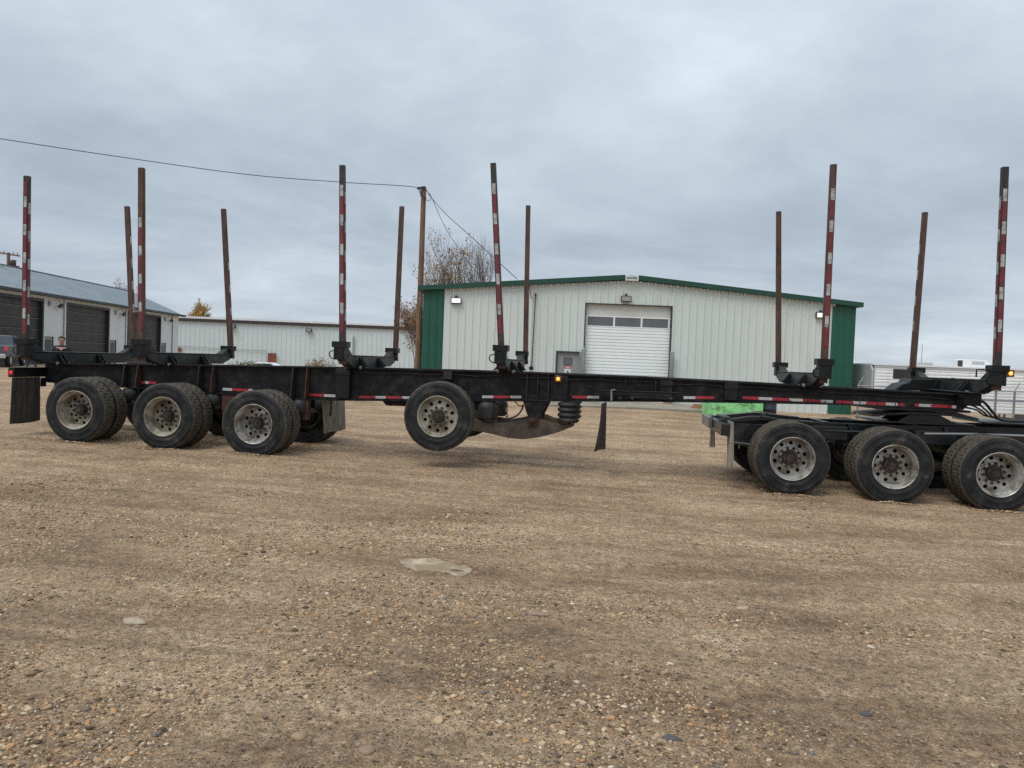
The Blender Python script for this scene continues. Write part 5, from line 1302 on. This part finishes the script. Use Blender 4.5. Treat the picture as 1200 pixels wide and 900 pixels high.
# ------------------------------------------------------------------ the tractor under the trailer's nose
K0 = Vector((5.0, YC, gnd(5.0)))
tk = empty('truck_tractor', K0, 0, 'black tri-drive truck chassis with fifth wheel under the trailer nose', 'truck')
def kobj(name, mb, parent=None, bevel=0.): return obj(name, mb, parent or tk, org=K0, bevel=bevel)
for i, (x, z) in enumerate([(2.636, .468), (4.018, .430), (5.385, .396)]):
    put(tk, tk, 'dual', 'alu_rim', 'hub_brown', 'truck', x, z, YO, False, .35 + i * .21)
    put(tk, tk, 'inner', 'alu_rim', None, None, x, z, YI, False, i * .4)
    put(tk, tk, 'dual', 'alu_rim', 'hub_brown', 'truck', x, z, 2 * YC - YO, True, i)
    put(tk, tk, 'inner', 'alu_rim', None, None, x, z, 2 * YC - YI, True, i)
    mb = MB(); mb.tube([(x, YO + .12, z), (x, 2 * YC - YO - .12, z)], .075, 'truck_black', 14); mb.lathe([(0, -.22), (.12, -.2), (.19, -.1), (.21, 0), (.19, .1), (.12, .2), (0, .22)], 'truck_black', 20, (x, YC, z + .02)); kobj('axle', mb)
    for yb in (BY + .02, 2 * YC - BY - .02):
        mb = MB(); mb.lathe([(0, .0), (.11, 0), (.135, .05), (.135, .2), (.1, .25), (0, .25)], 'rubber', 18, (x + .36, yb, z + .08), axis='Z'); kobj('air_spring', mb)
        mb = MB(); mb.lathe([(0, -.12), (.08, -.12), (.085, .05), (.06, .12), (0, .12)], 'truck_black', 14, (x - .28, yb + (-.15 if yb < YC else .15), z + .08), axis='X'); kobj('brake_chamber', mb)
        mb = MB(); mb.tube([(x - .2, yb, z - .05), (x - .42, yb, .95)], .03, 'truck_black', 8); kobj('shock_absorber', mb)
# frame rails: (x, top, bottom)
RL = [(1.72, .905, .80), (2.0, .935, .77), (3.0, .945, .73), (3.7, .945, .71), (4.42, .95, .71), (6.1, 1.0, .74), (8.9, 1.04, .78)]
for yb, sg in ((BY + .03, -1), (2 * YC - BY - .03, 1)):
    mb = MB()
    for (xa, ta, ba), (xb, tb_, bb) in zip(RL, RL[1:]):
        for y0, y1, a_, b_ in ((yb - .006, yb + .006, (ba + .011, ta - .011), (bb + .011, tb_ - .011)), (yb - .045, yb + .045, (ta - .010, ta), (tb_ - .010, tb_)), (yb - .045, yb + .045, (ba, ba + .010), (bb, bb + .010))):
            v = [(xa, y0, a_[0]), (xa, y1, a_[0]), (xa, y1, a_[1]), (xa, y0, a_[1]), (xb, y0, b_[0]), (xb, y1, b_[0]), (xb, y1, b_[1]), (xb, y0, b_[1])]
            mb.add(v, [(0, 1, 2, 3), (7, 6, 5, 4), (0, 4, 5, 1), (1, 5, 6, 2), (2, 6, 7, 3), (3, 7, 4, 0)], 'truck_black')
    kobj('frame_rail', mb)
for x in (1.85, 3.3, 4.7, 6.2, 7.6): mb = MB(); mb.box(x - .05, x + .05, BY + .04, 2 * YC - BY - .04, .78, .95, 'truck_black'); kobj('crossmember', mb)
# tail: end plate, tapered loading ramps, fender bar, mud flaps
mb = MB(); mb.box(1.60, 1.66, 12.40, 13.3, .76, .92, 'steel_grey'); kobj('tail_plate', mb, bevel=.01)
mb = MB(); mb.box(1.66, 1.80, 11.45, 2 * YC - 11.45, .72, .89, 'truck_black'); mb.prism([(1.8, BY - .12, .92), (2.15, BY - .12, .99), (2.4, BY - .12, 1.0), (2.6, BY - .12, .965), (3.1, BY - .12, .955), (3.1, BY - .12, .93), (2.4, BY - .12, .95), (1.8, BY - .12, .88)], (0, .22, 0), 'truck_black')
mb.prism([(1.8, 12.95, .92), (2.4, 12.95, 1.0), (3.1, 12.95, .96), (3.1, 12.95, .92), (1.8, 12.95, .88)], (0, .22, 0), 'truck_black'); kobj('tail_frame', mb, bevel=.006)
kobj('mud_flap', flap('', 1.80, 11.30, 11.82, .27, .93, 'rubber_flap_dusty', .0, .03)); kobj('mud_flap', flap('', 1.80, 13.28, 13.80, .35, .90, 'rubber_flap_dusty', .0, .03))
mb = MB(); mb.tube([(1.82, 11.6, .62), (2.3, 11.95, .55)], .02, 'steel_grey', 8); mb.tube([(1.85, 11.9, .55), (2.2, 12.1, .62)], .015, 'steel_grey', 8); kobj('flap_stay', mb)
# fender-like chassis cover strip seen over the wheels
for x0, x1 in ((3.0, 3.55), (4.5, 5.1)):
    mb = MB(); mb.box(x0, x1, BY - .16, BY - .02, .70, .90, 'truck_black'); kobj('side_bracket', mb, bevel=.01)
mb = MB(); mb.tube([(4.6, BY - .22, .86), (5.3, BY - .22, .89), (6.2, BY - .22, .90)], .018, 'steel_grey', 8); mb.tube([(3.2, 11.9, .83), (4.4, 11.9, .84)], .02, 'truck_black', 8); kobj('air_line', mb)
mb = MB(); mb.prism([(1.82, 11.95, .88), (2.45, 11.95, .88), (2.45, 11.95, .50), (2.15, 11.95, .50), (1.90, 11.95, .62)], (0, 1.2, 0), 'truck_black'); kobj('rear_crossmember', mb, bevel=.01)
mb = MB(); v = []
for k in range(9):
    a = math.pi * (.62 + .36 * k / 8); v.append((2.636 + .63 * math.cos(a), .468 + .63 * math.sin(a)))
for (xa, za), (xb, zb) in zip(v, v[1:]): mb.add([(xa, 12.02, za), (xb, 12.02, zb), (xb, 11.92, zb), (xa, 11.92, za), (xa, 12.02, za - .012), (xb, 12.02, zb - .012), (xb, 11.92, zb - .012), (xa, 11.92, za - .012)], [(0, 1, 2, 3), (7, 6, 5, 4), (3, 2, 6, 7), (0, 4, 5, 1)], 'truck_black')
kobj('fender', mb)
# fifth wheel
mb = MB()
mb.prism([(3.95, 12.1, 1.10), (4.5, 12.1, 1.165), (5.15, 12.1, 1.165), (5.45, 12.1, 1.10), (5.45, 12.1, 1.07), (5.1, 12.1, 1.12), (4.5, 12.1, 1.12), (3.95, 12.1, 1.07)], (0, .9, 0), 'truck_black'); mb.prism([(4.85, 12.14, 1.167), (5.15, 12.14, 1.167), (5.47, 12.14, 1.10), (5.47, 12.14, 1.108), (5.16, 12.14, 1.178), (4.85, 12.14, 1.178)], (0, .82, 0), 'steel_grey')
fw = kobj('fifth_wheel', mb, bevel=.008)
mb = MB()
for yb in (12.15, 12.85): mb.prism([(4.3, yb, .99), (5.2, yb, .99), (4.95, yb, 1.115), (4.5, yb, 1.115)], (0, .12, 0), 'truck_black')
mb.box(4.0, 5.4, BY + .0, 2 * YC - BY - .0, .99, 1.008, 'truck_black'); kobj('mount', mb, fw)
mb = MB(); mb.box(5.5, 8.8, BY - .06, 2 * YC - BY + .06, 1.042, 1.062, 'truck_black'); kobj('deck_plate', mb)
mb = MB(); mb.lathe([(0, -.5), (.1, -.49), (.15, -.42), (.15, .42), (.1, .49), (0, .5)], 'truck_black', 20, (6.9, 11.85, .75), axis='X'); kobj('air_tank', mb)
mb = MB(); mb.lathe([(0, -.7), (.26, -.7), (.3, -.66), (.3, .66), (.26, .7), (0, .7)], 'steel_grey', 28, (7.6, 11.55, .72), axis='X'); kobj('fuel_tank', mb)
# suzi hoses between truck and trailer
mb = MB()
for k in range(4):
    y = 12.2 + .16 * k; a = (5.30, y, 1.36 - .03 * k); pts = [a, (5.52, y - .02, 1.36 - .04 * k), (5.70, y + .03, 1.20), (5.85, y + .05, 1.09 + .01 * k), (6.3, y + .02, 1.09)]
    mb.tube(cable(pts, 0, 8), .014 if k else .02, 'rubber', 7)
tag(obj('air_hoses', mb), 'black air hoses slung between trailer nose and truck deck', 'hose')

# ------------------------------------------------------------------ single stones and the flat slab in the yard
def G(px, py):
    d = ray(px, py); t = -CAM_H / d[2]
    for _ in range(5):
        p = O3 + d * t; t = (float(gz(p[0], p[1]) + gfine(p[0], p[1])) - CAM_H) / d[2]
    return O3 + d * t
ol = [(467, 658), (474, 655.5), (488, 656), (503, 654.6), (515, 656), (522, 659.5), (531, 660), (536, 663), (548, 664), (555, 668), (552, 672.5), (544, 676.5), (533, 675.5), (524, 671.5), (513, 671), (500, 669.5), (486, 670), (482, 667), (474, 665.5), (470, 662)]
ring = [G(*p_) for p_ in ol]; cen = np.mean(ring, 0); mb = MB(); n = len(ring); rr = random.Random(4)
zt = max(p_[2] for p_ in ring) + .004
topr = [tuple(cen + (p_ - cen) * .97)[:2] + (float(gz(p_[0], p_[1]) + gfine(p_[0], p_[1])) + .008,) for p_ in ring]; botr = [(p_[0], p_[1], float(gz(p_[0], p_[1]) + gfine(p_[0], p_[1])) - .03) for p_ in ring]
mids = [tuple(cen + (p_ - cen) * .5)[:2] + (float(gz(p_[0], p_[1]) + gfine(p_[0], p_[1])) + .007 + rr.uniform(-.004, .003),) for p_ in ring]
cc = (cen[0], cen[1], float(gz(cen[0], cen[1]) + gfine(cen[0], cen[1])) + .012)
mb.add(topr + botr + mids + [cc], [(i, n + i, n + (i + 1) % n, (i + 1) % n) for i in range(n)] + [(i, (i + 1) % n, 2 * n + (i + 1) % n, 2 * n + i) for i in range(n)] + [(2 * n + i, 2 * n + (i + 1) % n, 3 * n) for i in range(n)], 'slab')
o = obj('concrete_slab', mb, org=(cen[0], cen[1], 0)); o.location = (cen[0], cen[1], 0); tag(o, 'pale grey broken slab lying flat in the middle of the gravel', 'slab')
def stone(px, py, rx_, ry_, rz_, m, label, seed):
    p = G(px, py); rr = random.Random(seed); V2, F2 = V1, F1; V2 = [v * rr.uniform(.88, 1.08) for v in V2]; rz_ *= .75; mb = MB()
    mb.add([(v[0] * rx_ * (1 + .18 * math.sin(v[1] * 3 + seed)), v[1] * ry_ * (1 + .14 * math.cos(v[0] * 4 + seed)), v[2] * rz_ * (1 + .15 * math.sin(v[0] * 3 + v[1] * 2 + seed)) * (1 if v[2] > 0 else .6) - .0) for v in V2], F2, m, True)
    o = obj('stone', mb); o.location = (p[0], p[1], p[2] + rz_ * .02); o.rotation_euler = (0, 0, rr.uniform(-.3, .3)); tag(o, label, 'stone')
stone(157, 728, .085, .05, .018, 'stone_cream', 'flat cream stone in the gravel at the left', 1)
stone(787, 866, .045, .035, .022, 'stone_slate', 'rounded dark slate stone in the near gravel at the bottom right', 2)
stone(632, 719, .075, .05, .014, 'stone_pink', 'flat pinkish stone in the gravel below the pale slab', 3)
stone(1014, 837, .034, .028, .022, 'stone_slate', 'small round grey stone in the near gravel far to the right', 4)
stone(350, 863, .042, .034, .024, 'stone_ochre', 'rounded ochre stone in the near gravel at the bottom left', 5)
stone(430, 880, .040, .032, .022, 'stone_pink', 'reddish brown stone in the near gravel, right of the ochre one', 6)
stone(1142, 885, .040, .026, .018, 'stone_ochre', 'flat orange stone at the bottom right edge of the gravel', 7)
stone(870, 713, .05, .03, .016, 'stone_cream', 'pale flat stone in the gravel, in front of the first truck wheel', 8)
